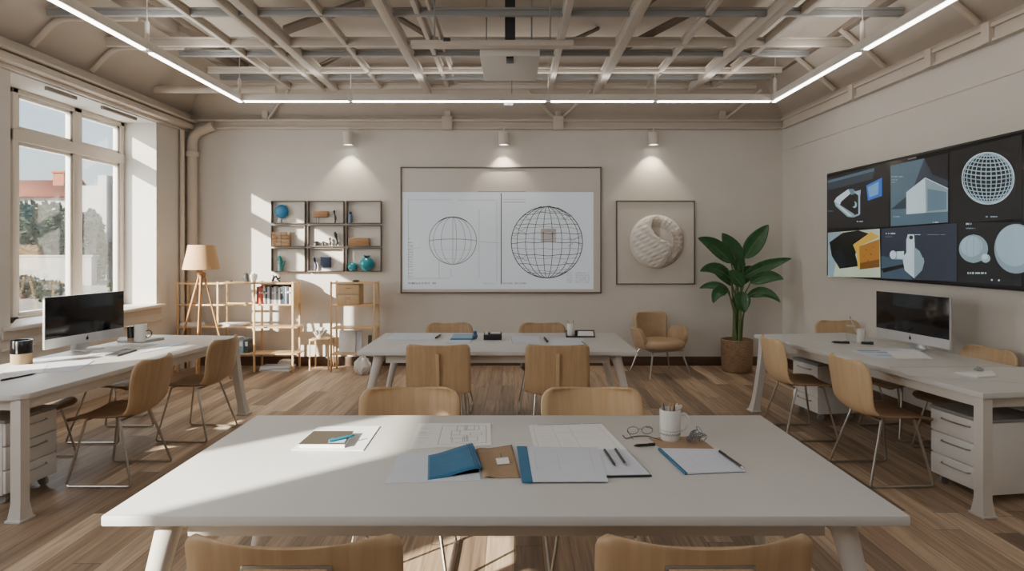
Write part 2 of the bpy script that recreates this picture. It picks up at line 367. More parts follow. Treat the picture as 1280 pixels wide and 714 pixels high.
# ------------------------------------------------------------------ exposed ceiling grid (each bar its own piece)
def beam(mb, mat='beam'): return struct(mb, 'ceiling_beam', M[mat])
ZG = 3.70
for y, h, mt in ((3.4, 0.06, 'beam'), (4.4, 0.06, 'beam'), (5.48, 0.05, 'steel_grey'), (6.27, 0.07, 'beam'), (6.63, 0.045, 'steel_grey'), (7.25, 0.05, 'beam'), (7.55, 0.045, 'steel_grey'), (7.95, 0.05, 'beam')):
    x0, x1 = (-4.15, rx(y)-0.35) if y in (5.48, 6.27) else (-3.6, rx(y)-0.6)
    mb = MB().bb(x0, x1, y-0.024, y+0.024, ZG-h/2, ZG+h/2, 0.006)
    mb.bb(x0, x1, y-0.034, y+0.034, ZG+h/2, ZG+h/2+0.02, 0.004)
    beam(mb, mt)
for x, w, h, z, y1 in ((-2.9, .045, .06, 3.70, 7.95), (-2.47, .05, .07, 3.68, 8.0), (-2.32, .09, .09, 3.70, 8.0), (-1.72, .045, .05, 3.70, 7.95), (-1.12, .085, .08, 3.66, 8.0),
                       (-.86, .045, .07, 3.72, 7.95), (-.75, .03, .05, 3.74, 7.95), (.46, .06, .06, 3.66, 7.95), (1.07, .09, .09, 3.66, 8.0), (1.72, .05, .05, 3.70, 7.95), (2.29, .10, .09, 3.68, 8.0), (2.57, .06, .07, 3.72, 8.0)):
    beam(MB().bb(x-w/2, x+w/2, 1.2, y1, z-h/2, z+h/2, 0.006).bb(x-w/2-0.012, x+w/2+0.012, 1.2, y1, z+h/2, z+h/2+0.012, 0.003))
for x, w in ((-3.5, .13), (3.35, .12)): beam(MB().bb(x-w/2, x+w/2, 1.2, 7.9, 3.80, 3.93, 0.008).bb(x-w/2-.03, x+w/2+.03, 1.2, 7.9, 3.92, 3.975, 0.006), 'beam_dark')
# sloping struts from grid to deck
for (a, b, r) in (((-2.2, 5.9, 3.70), (-1.45, 5.9, 3.97), .05), ((-0.8, 6.27, 3.73), (-1.2, 6.27, 3.97), .03), ((1.15, 6.4, 3.70), (1.75, 6.2, 3.97), .04), ((-3.05, 6.3, 3.70), (-3.5, 6.3, 3.9), .03),
                  ((1.05, 5.5, 3.70), (1.45, 5.2, 3.97), .05), ((2.3, 6.27, 3.70), (1.9, 6.27, 3.97), .025), ((-2.4, 7.25, 3.70), (-1.9, 7.25, 3.97), .03), ((2.4, 7.25, 3.7), (2.9, 7.25, 3.97), .025), ((0.5, 6.3, 3.70), (0.9, 6.6, 3.97), .02)):
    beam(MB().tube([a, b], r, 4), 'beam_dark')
# bent pipes that climb the sloped ceiling edges and run across the deck
def ceiling_pipe(pts, r, label):
    o = Vector(pts[0]); return tag(MB().tube(pts, r, 10).build('ceiling_pipe', M['pipe'], origin=o), label, 'pipe', 'painted ceiling pipes')
def arc(a, b, c, n=5, k=0.12):
    a, b, c = Vector(a), Vector(b), Vector(c); p = b+(a-b).normalized()*k; q2 = b+(c-b).normalized()*k
    return [a]+[(p*(1-t)**2+b*2*t*(1-t)+q2*t*t) for t in [i/n for i in range(n+1)]]+[c]
for y, lab in ((5.62, 'painted pipe bending up over the left window, nearer the viewer'), (6.42, 'painted pipe bending up over the left window, farther from the viewer')):
    ceiling_pipe(arc((LX+0.10, y, 3.46), (-4.17, y, 3.71), (-3.45, y, 3.71)), 0.028, lab)
ceiling_pipe([(LX+0.12, 7.5, 3.55), (-2.9, 7.5, 3.55)], 0.045, 'horizontal painted pipe above the far end of the window')
for y, lab in ((7.1, 'short strut pipe on the right ceiling slope, farthest of three'), (6.2, 'short strut pipe on the right ceiling slope, middle of three'), (5.0, 'short strut pipe on the right ceiling slope, nearest of three')):
    ceiling_pipe([(rx(y)-0.06, y, 3.44), (rx(y)-0.5, y, 3.82)], 0.028, lab)
# corner riser pipes
def riser(x, y, r, pts, lab, collar=True):
    t = thing('riser_pipe', lab, 'pipe', (x, y, 0))
    MB().tube([Vector(p)-Vector((x, y, 0)) for p in pts], r, 14).build('pipe_run', M['pipe'], t)
    if collar: MB().lathe([(r+.002, 2.86), (r+.02, 2.87), (r+.02, 2.93), (r+.002, 2.94)], 16).build('collar', M['pipe'], t)
riser(-4.395, 8.40, 0.066, arc((-4.395, 8.40, 0.0), (-4.395, 8.40, 3.17), (-4.10, 8.40, 3.29), 6, 0.14), 'thick painted riser pipe in the far left corner, with an elbow at its top')
riser(-4.46, 8.27, 0.03, [(-4.46, 8.27, 0), (-4.46, 8.27, 3.2)], 'thin painted riser pipe on the left wall beside the corner', False)

# ------------------------------------------------------------------ ceiling fixtures
LZ, LY, LL, LR = 3.36, 7.3, -3.25, 3.08
t = thing('linear_light', 'white U-shaped linear light fixture suspended under the ceiling grid', 'ceiling light', ((LL+LR)/2, LY, LZ)); o = Vector(t.location)
def lseg(a, b, ax):
    m, d = MB(), MB()
    if ax == 'x':
        m.bb(a, b, LY-.035, LY+.035, LZ, LZ+.075, .004); d.bb(a+.012, b-.012, LY-.021, LY+.021, LZ-.014, LZ+.002, .004)
    else:
        x, (a, b) = a, b
        m.bb(x-.035, x+.035, a, b, LZ, LZ+.075, .004); d.bb(x-.021, x+.021, a+.012, b-.012, LZ-.014, LZ+.002, .004)
    h = m.build('housing', M['white_metal'], t, origin=o); h.location = (0, 0, 0)
    e = d.build('diffuser', M['light'], h, origin=o); e.location = (0, 0, 0)
for a, b in ((LL+.04, -1.95), (-1.93, .38), (.42, 1.66), (1.68, LR-.04)): lseg(a, b, 'x')
for x in (LL, LR):
    for a, b in ((5.49, LY+.03), (3.2, 5.41), (0.8, 3.17)): lseg(x, (a, b), 'y')
    for y in (5.45, LY-.02, 3.185):
        c = MB().tube([(x, y, LZ+.07), (x, y, 3.97)], .004, 6).lathe([(.02, LZ+.07), (.02, LZ+.25), (.006, LZ+.27)], 10, (x, y, 0)).box((x, y, LZ+.035), (.085, .085, .08), None, .005).build('suspension_rod', M['white_metal'], t, origin=o); c.location = (0, 0, 0)
for x in (-1.94, .40, 1.67):
    c = MB().tube([(x, LY, LZ+.07), (x, LY, 3.97)], .004, 6).box((x, LY, LZ+.035), (.06, .075, .078), None, .004).build('suspension_rod', M['white_metal'], t, origin=o); c.location = (0, 0, 0)

t = thing('ceiling_projector', 'white box projector hanging from a dark pole under the ceiling grid', 'projector', (-.04, 5.8, 3.3)); o = Vector(t.location)
def sub(mb, name, mat, par=None, **k):
    c = mb.build(name, mat, par or t, origin=o, **k); c.location = (0, 0, 0); return c
sub(MB().box((-.04, 5.83, 3.36), (.53, .80, .11), None, .012), 'projector_body', M['white_metal'])
sub(MB().box((-.04, 5.52, 3.300), (.065, .16, .02), None, .004), 'lens_recess', M['black'])
sub(MB().box((-.04, 5.72, 3.69), (.095, .06, .56)), 'pole', M['charcoal'])
sub(MB().box((-.04, 5.72, 3.44), (.52, .14, .03), None, .005), 'mounting_plate', M['steel_grey'])
for dx in (-.22, .2): sub(MB().tube([(-.04+dx, 5.72, 3.44), (-.04+dx, 5.72, 3.97)], .008, 6), 'hanger_rod', M['steel_grey'])
t = thing('screen_case', 'long flat pale screen case hanging in front of the projector', 'projection screen case', (-.19, 5.33, 3.37)); o = Vector(t.location)
sub(MB().box((-.19, 5.33, 3.375), (1.40, .10, .05), None, .008), 'case', M['beam'])
for dx in (-.5, .5): sub(MB().tube([(-.19+dx, 5.33, 3.39), (-.19+dx, 5.33, 3.97)], .008, 6), 'hanger_rod', M['steel_grey'])
sub(MB().box((-.58, 5.30, 3.40), (.06, .05, .03), None, .003), 'bracket', M['charcoal'])
t = thing('ceiling_sensor', 'small white sensor box hanging just behind the long linear light', 'sensor', (-.07, 7.38, 3.33)); o = Vector(t.location)
sub(MB().box((-.07, 7.40, 3.35), (.11, .06, .045), None, .006), 'sensor_body', M['ceramic'])
sub(MB().tube([(-.03, 7.40, 3.36), (-.03, 7.40, 3.98)], .004, 6), 'cable', M['charcoal'])
for i, (x, lab) in enumerate(((-2.26, 'white cylinder wall spotlight left of the drawing board, above the wall boxes'), (-.145, 'white cylinder wall spotlight centred above the drawing board'), (1.89, 'white cylinder wall spotlight above the round relief artwork'))):
    t = thing('wall_spotlight', lab, 'spotlight', (x, WY-.125, 3.02), 0, 'wall spotlights'); o = Vector((0, 0, 0))
    MB().lathe([(.058, .012), (.066, 0), (.07, .004), (.07, .17), (.064, .178), (0, .178)], 24, cap=False).build('lamp_cylinder', M['frame_white'], t)
    MB().box((0, .085, .13), (.03, .085, .03), None, .004).tube([(0, 0, .17), (0, .0, .225)], .012, 8).build('bracket', M['frame_white'], t)
    MB().lathe([(0, .013), (.058, .013)], 24, cap=False).build('lens', M['lens'], t)
    l = bpy.data.lights.new('spot_lamp', 'SPOT'); l.energy = 24; l.color = (1, .88, .68); l.spot_size = math.radians(96); l.spot_blend = .55; l.shadow_soft_size = .02
    lo = bpy.data.objects.new('spot_lamp', l); COL.objects.link(lo); lo.location = (x, WY-.125, 3.005)

# ------------------------------------------------------------------ light
sd = Vector((1.15, 1.0, -.63)).normalized()
sl = bpy.data.lights.new('sun', 'SUN'); sl.energy = 21; sl.angle = math.radians(.8); sl.color = (1.0, .91, .78)
so = bpy.data.objects.new('sun', sl); COL.objects.link(so); so.rotation_euler = sd.to_track_quat('-Z', 'Y').to_euler()
def area(name, loc, aim, sx, sy, e, col):
    l = bpy.data.lights.new(name, 'AREA'); l.shape = 'RECTANGLE'; l.size = sx; l.size_y = sy; l.energy = e; l.color = col
    ob = bpy.data.objects.new(name, l); COL.objects.link(ob); ob.location = loc
    ob.rotation_euler = (Vector(aim)-Vector(loc)).to_track_quat('-Z', 'Y').to_euler(); return ob
area('window_skylight', (XO-.35, 6.95, 2.1), (0, 6.6, 1.4), 1.9, 2.2, 75, (.86, .93, 1.0))
area('room_fill_left', (-3.9, 1.4, 2.3), (0.5, 4.5, .8), 2.6, 1.4, 50, (.92, .96, 1.0))  # added soft fill
area('room_fill_overhead', (0.4, .2, 3.55), (0.3, 3.2, 0), 4.5, 2.5, 34, (.96, .98, 1))  # added overhead fill, hidden above the viewer
for loc, sx, sy in (((LL+.15, 4.2, 3.5), .1, 5.5), ((LR-.15, 4.2, 3.5), .1, 5.5), ((-.1, LY-.12, 3.5), 5.8, .1)):
    area('ceiling_fill', loc, (loc[0], loc[1]+.001, 5), sx, sy, 15 if sy > 1 else 9, (1, .97, .92))  # unseen strips added over the fixture to brighten the ceiling
wd = bpy.data.worlds.new('sky'); SC.world = wd; wd.use_nodes = True; nt = wd.node_tree
sk = nt.nodes.new('ShaderNodeTexSky'); sk.sky_type = 'NISHITA'; sk.sun_disc = False
sk.sun_elevation = math.asin(-sd.z); sk.sun_rotation = math.atan2(-sd.x, -sd.y); sk.air_density = 1.0; sk.dust_density = 1.5; sk.ozone_density = 1.2
hs = nt.nodes.new('ShaderNodeHueSaturation'); hs.inputs['Saturation'].default_value = .55
nt.links.new(sk.outputs[0], hs.inputs['Color']); nt.links.new(hs.outputs[0], nt.nodes['Background'].inputs['Color']); nt.nodes['Background'].inputs['Strength'].default_value = .34
SC.view_settings.view_transform = 'AgX'; SC.view_settings.look = 'None'; SC.view_settings.exposure = 0.24

# ------------------------------------------------------------------ outside the window
M['o_ground'] = pm('paving_outside', S(130, 126, 120), 0.9, var=.06, scale=1)
M['o_white'] = pm('render_outside', S(168, 168, 168), 0.9, var=.04, scale=1)
M['o_grey'] = pm('corrugated_grey', S(140, 144, 148), 0.7, var=.05, scale=1)
M['o_roof'] = pm('terracotta_roof', S(150, 88, 66), 0.9, var=.12, scale=4)
M['o_brick'] = pm('garden_wall_stone', S(150, 147, 143), 0.9, var=.08, scale=3, bump=.3, bscale=8)
M['o_leaf'] = pm('hedge_leaves', S(38, 56, 34), 0.8, var=.35, scale=2)
M['o_dark'] = pm('outside_opening', S(96, 100, 104), 0.6, var=.1, scale=2)
struct(MB().bb(-70, XO-.02, -5, 80, -.3, -.15), 'ground', M['o_ground'])
def leafy(name, c, r, n, lab, cat, size=.14):
    m = MB(); c = Vector(c); rd = random.Random(n)
    m.ball(c, (r[0]*.8, r[1]*.8, r[2]*.84), 14, 9)
    for i in range(n):
        d = Vector((rd.gauss(0, 1), rd.gauss(0, 1), rd.gauss(0, 1))).normalized(); k = rd.uniform(.74, 1.06)+.1*math.sin(d.x*7+d.z*5)
        p = c+Vector((d.x*r[0]*k, d.y*r[1]*k, d.z*r[2]*k)); a = Vector((rd.gauss(0, 1), rd.gauss(0, 1), rd.gauss(0, 1))).normalized(); b = a.orthogonal().normalized(); s = size*rd.uniform(.6, 1.4)
        m.poly([p-a*s, p+b*s*.5, p+a*s, p-b*s*.5])
    return tag(m.build(name, M['o_leaf'], origin=(c.x, c.y, c.z-r[2])), lab, cat)
hz = lambda px, py, Y: pd(px, py, Y)
# terracotta roofed house
t = thing('house', 'white house with a terracotta roof beyond the hedge, seen through the window', 'house', (-32, 45, -.15)); o = Vector(t.location)
a = hz(24, 300, 45); b = hz(76, 300, 45); x0, x1 = a.x-9, b.x+.4
ez = hz(60, 245, 45).z; rz = hz(60, 224, 45).z
sub(MB().bb(x0, x1, 45, 47.6, -.15, ez).prism([(45, ez), (47.6, ez), (46.3, rz-.15)], x1-.1, x1, M=Matrix(((0, 0, 1, 0), (1, 0, 0, 0), (0, 1, 0, 0), (0, 0, 0, 1)))), 'house_walls', M['o_white'])
sub(MB().poly([(x0-.3, 44.6, ez-.1), (x1+.3, 44.6, ez-.1), (x1+.3, 46.3, rz), (x0-.3, 46.3, rz)]).poly([(x0-.3, 48, ez-.1), (x0-.3, 46.3, rz), (x1+.3, 46.3, rz), (x1+.3, 48, ez-.1)]), 'roof', M['o_roof'], solid=.15)
sub(MB().bb(x1-1.5, x1-.7, 45.7, 46.4, ez, rz+.55).bb(x1-1.6, x1-.6, 45.6, 46.5, rz+.55, rz+.7), 'chimney', M['o_roof'])
# tall white building on the right of the view
t = thing('white_building', 'tall white building with a grey ribbed panel, right of the window view', 'building', (-24, 36, -.15)); o = Vector(t.location)
p0 = hz(101, 232, 36); p1 = hz(128, 220, 36); p2 = hz(160, 220, 36); zt = p1.z
sub(MB().bb(p0.x, p1.x, 36, 42, -.15, p0.z).bb(p1.x, p1.x+.5, 35.6, 42, -.15, zt).bb(p1.x+.5, p2.x+1.5, 36.2, 42, -.15, zt-.25), 'building_walls', M['o_white'])
g = MB(); xx = p1.x+.5; zb = hz(128, 300, 36).z
while xx < p2.x: g.bb(xx, xx+.14, 36.05, 36.2, zb, zt-.5); xx += .19
sub(g, 'ribbed_panel', M['o_grey'])
sub(MB().bb(p1.x+.45, p2.x+1, 35.2, 36.2, hz(128, 309, 36).z-.12, hz(128, 303, 36).z), 'canopy', M['o_dark'])
sub(MB().bb(p1.x+.7, p1.x+1.5, 36.0, 36.2, -.15, 1.2), 'doorway', M['o_dark'])
w = MB().bb(-27.5, -20.6, 30, 30.4, -.15, 1.25).bb(-27.6, -20.5, 29.95, 30.45, 1.25, 1.33)
tag(w.build('garden_wall', M['o_brick'], origin=(-24, 30.2, -.15)), 'low pale stone garden wall seen through the window', 'wall')
leafy('hedge_tree', (-24.9, 32.3, 1.95), (1.75, .9, 2.1), 2600, 'tall leafy tree behind the stone wall, left of the window view', 'tree', .17)
leafy('hedge_tree', (-23.9, 34.3, 1.8), (1.0, .6, 1.95), 2200, 'rounded green tree behind the stone wall, right of the first', 'tree', .17)
leafy('hedge_tree', (-22.1, 32.2, 1.0), (.7, .6, 1.15), 1200, 'small tree before the tall white building', 'tree', .15)
for x, y, r, lab in ((-17.6, 22, .42, 'low shrub outside at the left edge of the window'), (-15.6, 20.6, .36, 'low shrub outside behind the left computer'), (-13.9, 22, .4, 'low shrub outside beside the window mullion')):
    leafy('garden_shrub', (x, y, r-.15), (r*1.3, r, r), 1100, lab, 'shrub', .06)
# ------------------------------------------------------------------ chairs
def catmull(pts, n):
    P = [Vector(p) for p in pts]; P = [P[0]*2-P[1]]+P+[P[-1]*2-P[-2]]; out = []
    for i in range(1, len(P)-2):
        for k in range(n):
            t = k/n; a, b, c, d = P[i-1:i+3]
            out.append(.5*((2*b)+(c-a)*t+(2*a-5*b+4*c-d)*t*t+(3*b-a-3*c+d)*t**3))
    out.append(P[-2]); return out
def shell(path, wfn, curve, R, end, nu=14):
    """surface swept along path (y,z); curve(s) bends it across; corners rounded at end 'start' or 'stop'"""
    L = [0]
    for i in range(1, len(path)): L.append(L[-1]+(path[i]-path[i-1]).length)
    T = L[-1]
    ss = sorted(set([i/16*T for i in range(17)]+[(T-R*(1-math.cos(k/7*PI/2))) if end == 'stop' else R*(1-math.cos(k/7*PI/2)) for k in range(8)]))
    rows = []
    for s in ss:
        i = max(j for j in range(len(L)) if L[j] <= s+1e-9); i = min(i, len(L)-2)
        f = (s-L[i])/max(L[i+1]-L[i], 1e-9); p = path[i].lerp(path[i+1], f); tg = (path[i+1]-path[i]).normalized()
        d = (T-s) if end == 'stop' else s; w = wfn(s/T)
        if d < R: w = w-R+math.sqrt(max(R*R-(R-d)**2, 0))
        nr = Vector((tg.y, -tg.x))           # towards the sitter
        rows.append((p, w, nr, curve(s/T)))
    m = MB()
    vs = []
    for p, w, nr, c in rows:
        for k in range(nu+1):
            u = -1+2*k/nu; q = p+nr*(c*u*u); vs.append((u*w, q.x, q.y))
    fs = [[j*(nu+1)+i, j*(nu+1)+i+1, (j+1)*(nu+1)+i+1, (j+1)*(nu+1)+i] for j in range(len(rows)-1) for i in range(nu)]
    return m.add(vs, fs)
def make_chair(label, loc, rotz, group, style='side', back='oak'):
    t = thing('plywood_chair', label, 'chair', loc, rotz, group)
    top = {'side': .83, 'spine': .835, 'wide': .83, 'plate': .83, 'low': .63}[style]
    full = [(.235, .425), (.215, .444), (.12, .452), (0, .446), (-.10, .444), (-.165, .455), (-.212, .495), (-.238, .56), (-.255, .66), (-.272, .76), (-.285, top)]
    if style == 'spine': full = [(.235, .425), (.215, .444), (.12, .450), (0, .442), (-.10, .434), (-.185, .428), (-.235, .436), (-.252, .50), (-.262, .62), (-.274, .73), (-.285, top)]
    if style == 'low': full = full[:8]+[(-.246, .60), (-.251, top)]
    seatp = catmull(full[:6], 6); backp = catmull(full[4:], 6)[6:]
    wb, cv, R = {'side': (.245, .045, .085), 'spine': (.262, .03, .03), 'wide': (.272, .10, .075), 'low': (.245, .045, .085), 'plate': (.288, .055, .03)}[style]
    shell(seatp, lambda s: .235-.01*s, lambda s: .012+.02*s, .07, 'start').build('seat', M['seat'], t, solid=.014)
    def wfn(s):
        if style == 'spine': return .262-.008*s
        return .225+(wb-.225)*min(1, s*1.5)
    shell(backp, wfn, lambda s: .032+(cv-.032)*min(1, s*1.6), R, 'stop').build('backrest', M[back], t, solid=.014)
    if style == 'spine':
        MB().box((0, -.2895, .61), (.030, .018, .33), (.09, 0, 0), .004).build('back_spine', M['oak_light'], t)
    if style == 'plate':
        MB().box((0, -.2935, .752), (.22, .014, .055), (-.17, 0, 0), .010).build('back_handle', M[back], t)
        MB().box((0, -.2895, .752), (.236, .008, .069), (-.17, 0, 0), .006).build('handle_plate', M['chrome'], t)
    r = .0085
    if style in ('side', 'plate', 'wide', 'low'):
        for s in (-1, 1):
            f0, f1, r1, r0 = Vector((s*.17, .13, .437)), Vector((s*.245, .215, .012)), Vector((s*.245, -.225, .012)), Vector((s*.17, -.10, .432))
            pts = [f0]+arc(f0, f1, r1, 4, .03)[1:-1]+arc(f1, r1, r0, 4, .03)[1:-1]+[r0]
            MB().tube(pts, r, 8).build('leg', M['chrome'], t)
        MB().tube([(-.17, .13, .434), (.17, .13, .434)], r, 8).build('crossbar', M['chrome'], t)
        MB().tube([(-.17, -.10, .429), (.17, -.10, .429)], r, 8).build('crossbar', M['chrome'], t)
    else:
        for sx in (-1, 1):
            for sy, ya, yb2 in ((1, .14, .19), (-1, -.12, -.2)):
                MB().tube([(sx*.17, ya, .436), (sx*.205, yb2, .0)], [.010, .008], 8).build('leg', M['chrome'], t)
        MB().tube([(-.17, .14, .434), (.17, .14, .434)], r, 8).tube([(-.17, -.12, .432), (.17, -.12, .432)], r, 8).build('crossbar', M['chrome'], t)
    return t
# facing +Y at rotz 0
G1, G2, G3, G4 = 'chairs at the near table', 'chairs at the middle table', 'chairs along the left desk', 'chairs along the right desk'
c = make_chair('oak chair with its back to the viewer at the bottom left, at the near table', (-.587, 1.87, 0), 0, G1, 'plate')
dup(c, (.505, 1.87, 0), 0, 'oak chair with its back to the viewer at the bottom right, at the near table')
c = make_chair('oak chair facing the viewer at the near table, behind the blueprint sheets on the left', (-.565, 3.15, 0), PI, G1, 'wide', 'oak')
make_chair('oak chair with sunlight painted into its paler back, across the near table, beside the mug', (.418, 3.15, 0), PI, G1, 'wide', 'oak_light')  # sunlight on this backrest put into the paler oak
c = make_chair('square-backed oak chair with a centre spine, left one at the middle table', (-.61, 5.18, 0), 0, G2, 'spine')
dup(c, (.344, 5.18, 0), 0, 'square-backed oak chair with a centre spine, right one at the middle table')
c = make_chair('oak chair on the far side of the middle table, left one', (-.675, 6.16, 0), PI, G2, 'wide4' if False else 'side')
dup(c, (.29, 6.16, 0), PI, 'oak chair on the far side of the middle table, behind the pencil mug')
c = make_chair('oak sled-base chair at the near end of the left desk, aisle side', (-2.79, 4.37, 0), PI/2, G3, 'side')
dup(c, (-2.74, 5.33, 0), PI/2-.06, 'oak sled-base chair at the far end of the left desk, aisle side')
lowc = make_chair('low oak chair tucked under the left desk, beside the white drawers', (-3.58, 4.50, 0), -PI/2, G3, 'low')
dup(lowc, (-3.46, 5.30, 0), -PI/2, 'low oak chair tucked under the left desk, below the computer')
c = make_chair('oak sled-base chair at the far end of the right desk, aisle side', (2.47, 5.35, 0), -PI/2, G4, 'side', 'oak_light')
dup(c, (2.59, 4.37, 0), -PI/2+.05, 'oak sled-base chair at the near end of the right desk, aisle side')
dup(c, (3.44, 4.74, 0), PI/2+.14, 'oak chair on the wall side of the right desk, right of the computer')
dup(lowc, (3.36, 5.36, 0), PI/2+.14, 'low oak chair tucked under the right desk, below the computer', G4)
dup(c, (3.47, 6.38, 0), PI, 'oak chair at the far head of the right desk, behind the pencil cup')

# ------------------------------------------------------------------ tables and desks
def meeting_table(name, label, x0, x1, y0, y1):
    cx, cy = (x0+x1)/2, (y0+y1)/2; hx, hy = (x1-x0)/2, (y1-y0)/2
    t = thing(name, label, 'table', (cx, cy, 0))
    MB().box((0, 0, .7325), (2*hx, 2*hy, .035), None, .006).build('tabletop', M['white'], t)
    ax, ay = hx-.17, hy-.12
    m = MB()
    for s in (-1, 1):
        m.box((0, s*ay, .676), (2*ax-.1, .025, .082), None, .003); m.box((s*ax, 0, .676), (.025, 2*ay-.1, .082), None, .003)
    m.build('apron', M['white_metal'], t)
    for sx in (-1, 1):
        for sy in (-1, 1):
            MB().tube([(sx*ax, sy*ay, .716), (sx*(ax+.025), sy*(ay+.008), .62), (sx*(ax+.17), sy*(ay+.05), .004)], [.046, .040, .022], 18).build('leg', M['white_metal'], t)
    return t
meeting_table('meeting_table', 'large white meeting table with round splayed legs in front of the viewer', -1.32, 1.265, 1.964, 3.162)
meeting_table('meeting_table', 'white meeting table with round splayed legs in the middle of the room', -1.315, 1.03, 5.13, 6.29)
def desk(label, loc, rotz, L, W, side, r=.0):
    t = thing('work_desk', label, 'desk', loc, rotz)     # origin at the near inner corner; +y along the aisle edge, x away from the aisle
    s = side
    poly = [(0, 0+r), (0, L), (s*W, L), (s*W, 0), (s*r, 0)]
    if r: poly = [(0, r), (0, L), (s*W, L), (s*W, 0), (s*r, 0), (s*r*.62, r*.08), (s*r*.3, r*.3), (s*r*.08, r*.62)]
    m = MB().prism(poly, .716, .75, bev=.005); m.build('desktop', M['white'], t)
    m = MB().bb(s*.05, s*.075, .07, L-.07, .645, .716, .003).bb(s*(W-.075), s*(W-.05), .07, L-.07, .645, .716, .003)
    m.bb(s*.06, s*(W-.06), .06, .085, .645, .716, .003).bb(s*.06, s*(W-.06), L-.085, L-.06, .645, .716, .003).build('apron', M['white_metal'], t)
    for (x, y, dx, dy) in ((s*.055, .055, 0, 0), (s*.06, L-.07, -s*.10, .0), (s*(W-.06), .06, 0, 0), (s*(W-.06), L-.2, 0, 0)):
        l = MB()
        l.grid(lambda u, v: (x+dx*(1-v)**1.6+.036*math.cos(2*PI*u+PI/4)*1.25*(1+.35*max(0, .14-v)/.14), y+dy*(1-v)+.036*math.sin(2*PI*u+PI/4)*1.25*(1+.5*max(0, .14-v)/.14), .716*v), 4, 14)
        l.box((x+dx, y+dy, .008), (.10, .11, .016), None, .004)
        l.build('leg', M['white_metal'], t)
    return t
TL, TRr = -math.atan2(.21, 2.48), math.atan2(.37, 2.53)
desk('long white work desk with a rounded corner along the window wall', (-2.87, 3.58, 0), TL, 2.49, 1.0, -1, .10)
desk('long white work desk below the big wall display', (2.77, 3.64, 0), TRr, 2.557, 1.0, 1)
def pedestal(label, loc, rotz, side, w=.42, d=.46, h=.535):
    t = thing('drawer_pedestal', label, 'drawer unit', loc, rotz)   # front face at x=0, body away from the aisle
    s = side
    MB().bb(s*.018, s*d, 0, w, .065, h-.02, .006).build('cabinet_body', M['pedestal'], t)
    MB().bb(-s*.002, s*d, -.003, w+.003, h-.02, h, .005).build('cabinet_top', M['pedestal_grey'], t)
    hh = (h-.02-.07)/3
    for k in range(3):
        z0 = .07+k*hh
        dr = MB().bb(0, s*.02, .006, w-.006, z0+.004, z0+hh-.004, .005).build('drawer', M['pedestal'], t)
        zc = z0+hh*.68; xs = -s*.022
        MB().tube([(0, w*.24, zc), (xs, w*.27, zc), (xs*1.25, w*.5, zc), (xs, w*.73, zc), (0, w*.76, zc)], .005, 8).build('handle', M['chrome'], dr)
    for x in (s*.06, s*(d-.06)):
        for y in (.05, w-.05):
            MB().lathe([(.012, -.011), (.03, -.011), (.032, 0), (.03, .011), (.012, .011)], 14, (x, y, .032), M=Matrix.Rotation(PI/2, 4, 'X')).bb(x-.018, x+.018, y-.018, y+.018, .05, .068, .003).build('castor', M['pedestal_grey'], t)
pedestal('white three-drawer pedestal under the near end of the left desk', (-3.17, 3.83, 0), TL, -1, .40)
pedestal('white three-drawer pedestal under the near end of the right desk', (2.925, 3.83, 0), TRr, 1)
pedestal('white drawer pedestal under the far end of the right desk', (2.82, 5.72, 0), TRr, 1, .40, .42)

# ------------------------------------------------------------------ computers
def computer(label, a, b, side):
    """a = near end of the screen, b = far end (x, y); screen looks to the aisle"""
    a, b = Vector((*a, 0)), Vector((*b, 0)); c = (a+b)/2; d = b-a; w = d.length
    t = thing('desktop_computer', label, 'computer', (c.x, c.y, .75), math.atan2(d.y, d.x))     # local x along the screen, from near to far
    s = side                                                # local y direction of the screen front
    z0, z1 = .065, .475
    MB().box((0, 0, (z0+z1)/2), (w, .022, z1-z0), None, .006).ball((0, -s*.010, .28), (w*.36, .016, .17), 20, 10).build('display_body', M['alu'], t)
    MB().box((0, s*.0112, (z0+.078+z1)/2), (w-.004, .003, z1-z0-.08), None, .001).build('screen', M['black_glass'], t)
    lg = MB().ball((0, s*.0118, z0+.038), (.013, .002, .015), 14, 10).ball((.004, s*.0118, z0+.058), (.003, .002, .006), 8, 6)
    lg.build('chin_emblem', M['black'], t)
    m = MB(); pr = [(-s*.015, .16), (-s*.055, .08), (-s*.068, .02), (-s*.06, .008), (s*.10, .006)]
    vs = [];
    for y, z in pr:
        for x in (-.085, .085): vs.append((x, y, z))
    m.add(vs, [[2*i, 2*i+1, 2*i+3, 2*i+2] for i in range(len(pr)-1)]); m.build('stand', M['alu'], t, solid=.009, ang=60)
    return t
computer('silver all-in-one computer with a black screen on the left desk by the window', (-3.67, 4.80), (-3.56, 5.60), -1)
computer('silver all-in-one computer with a black screen on the right desk below the wall display', (3.40, 4.80), (3.30, 5.60), 1)
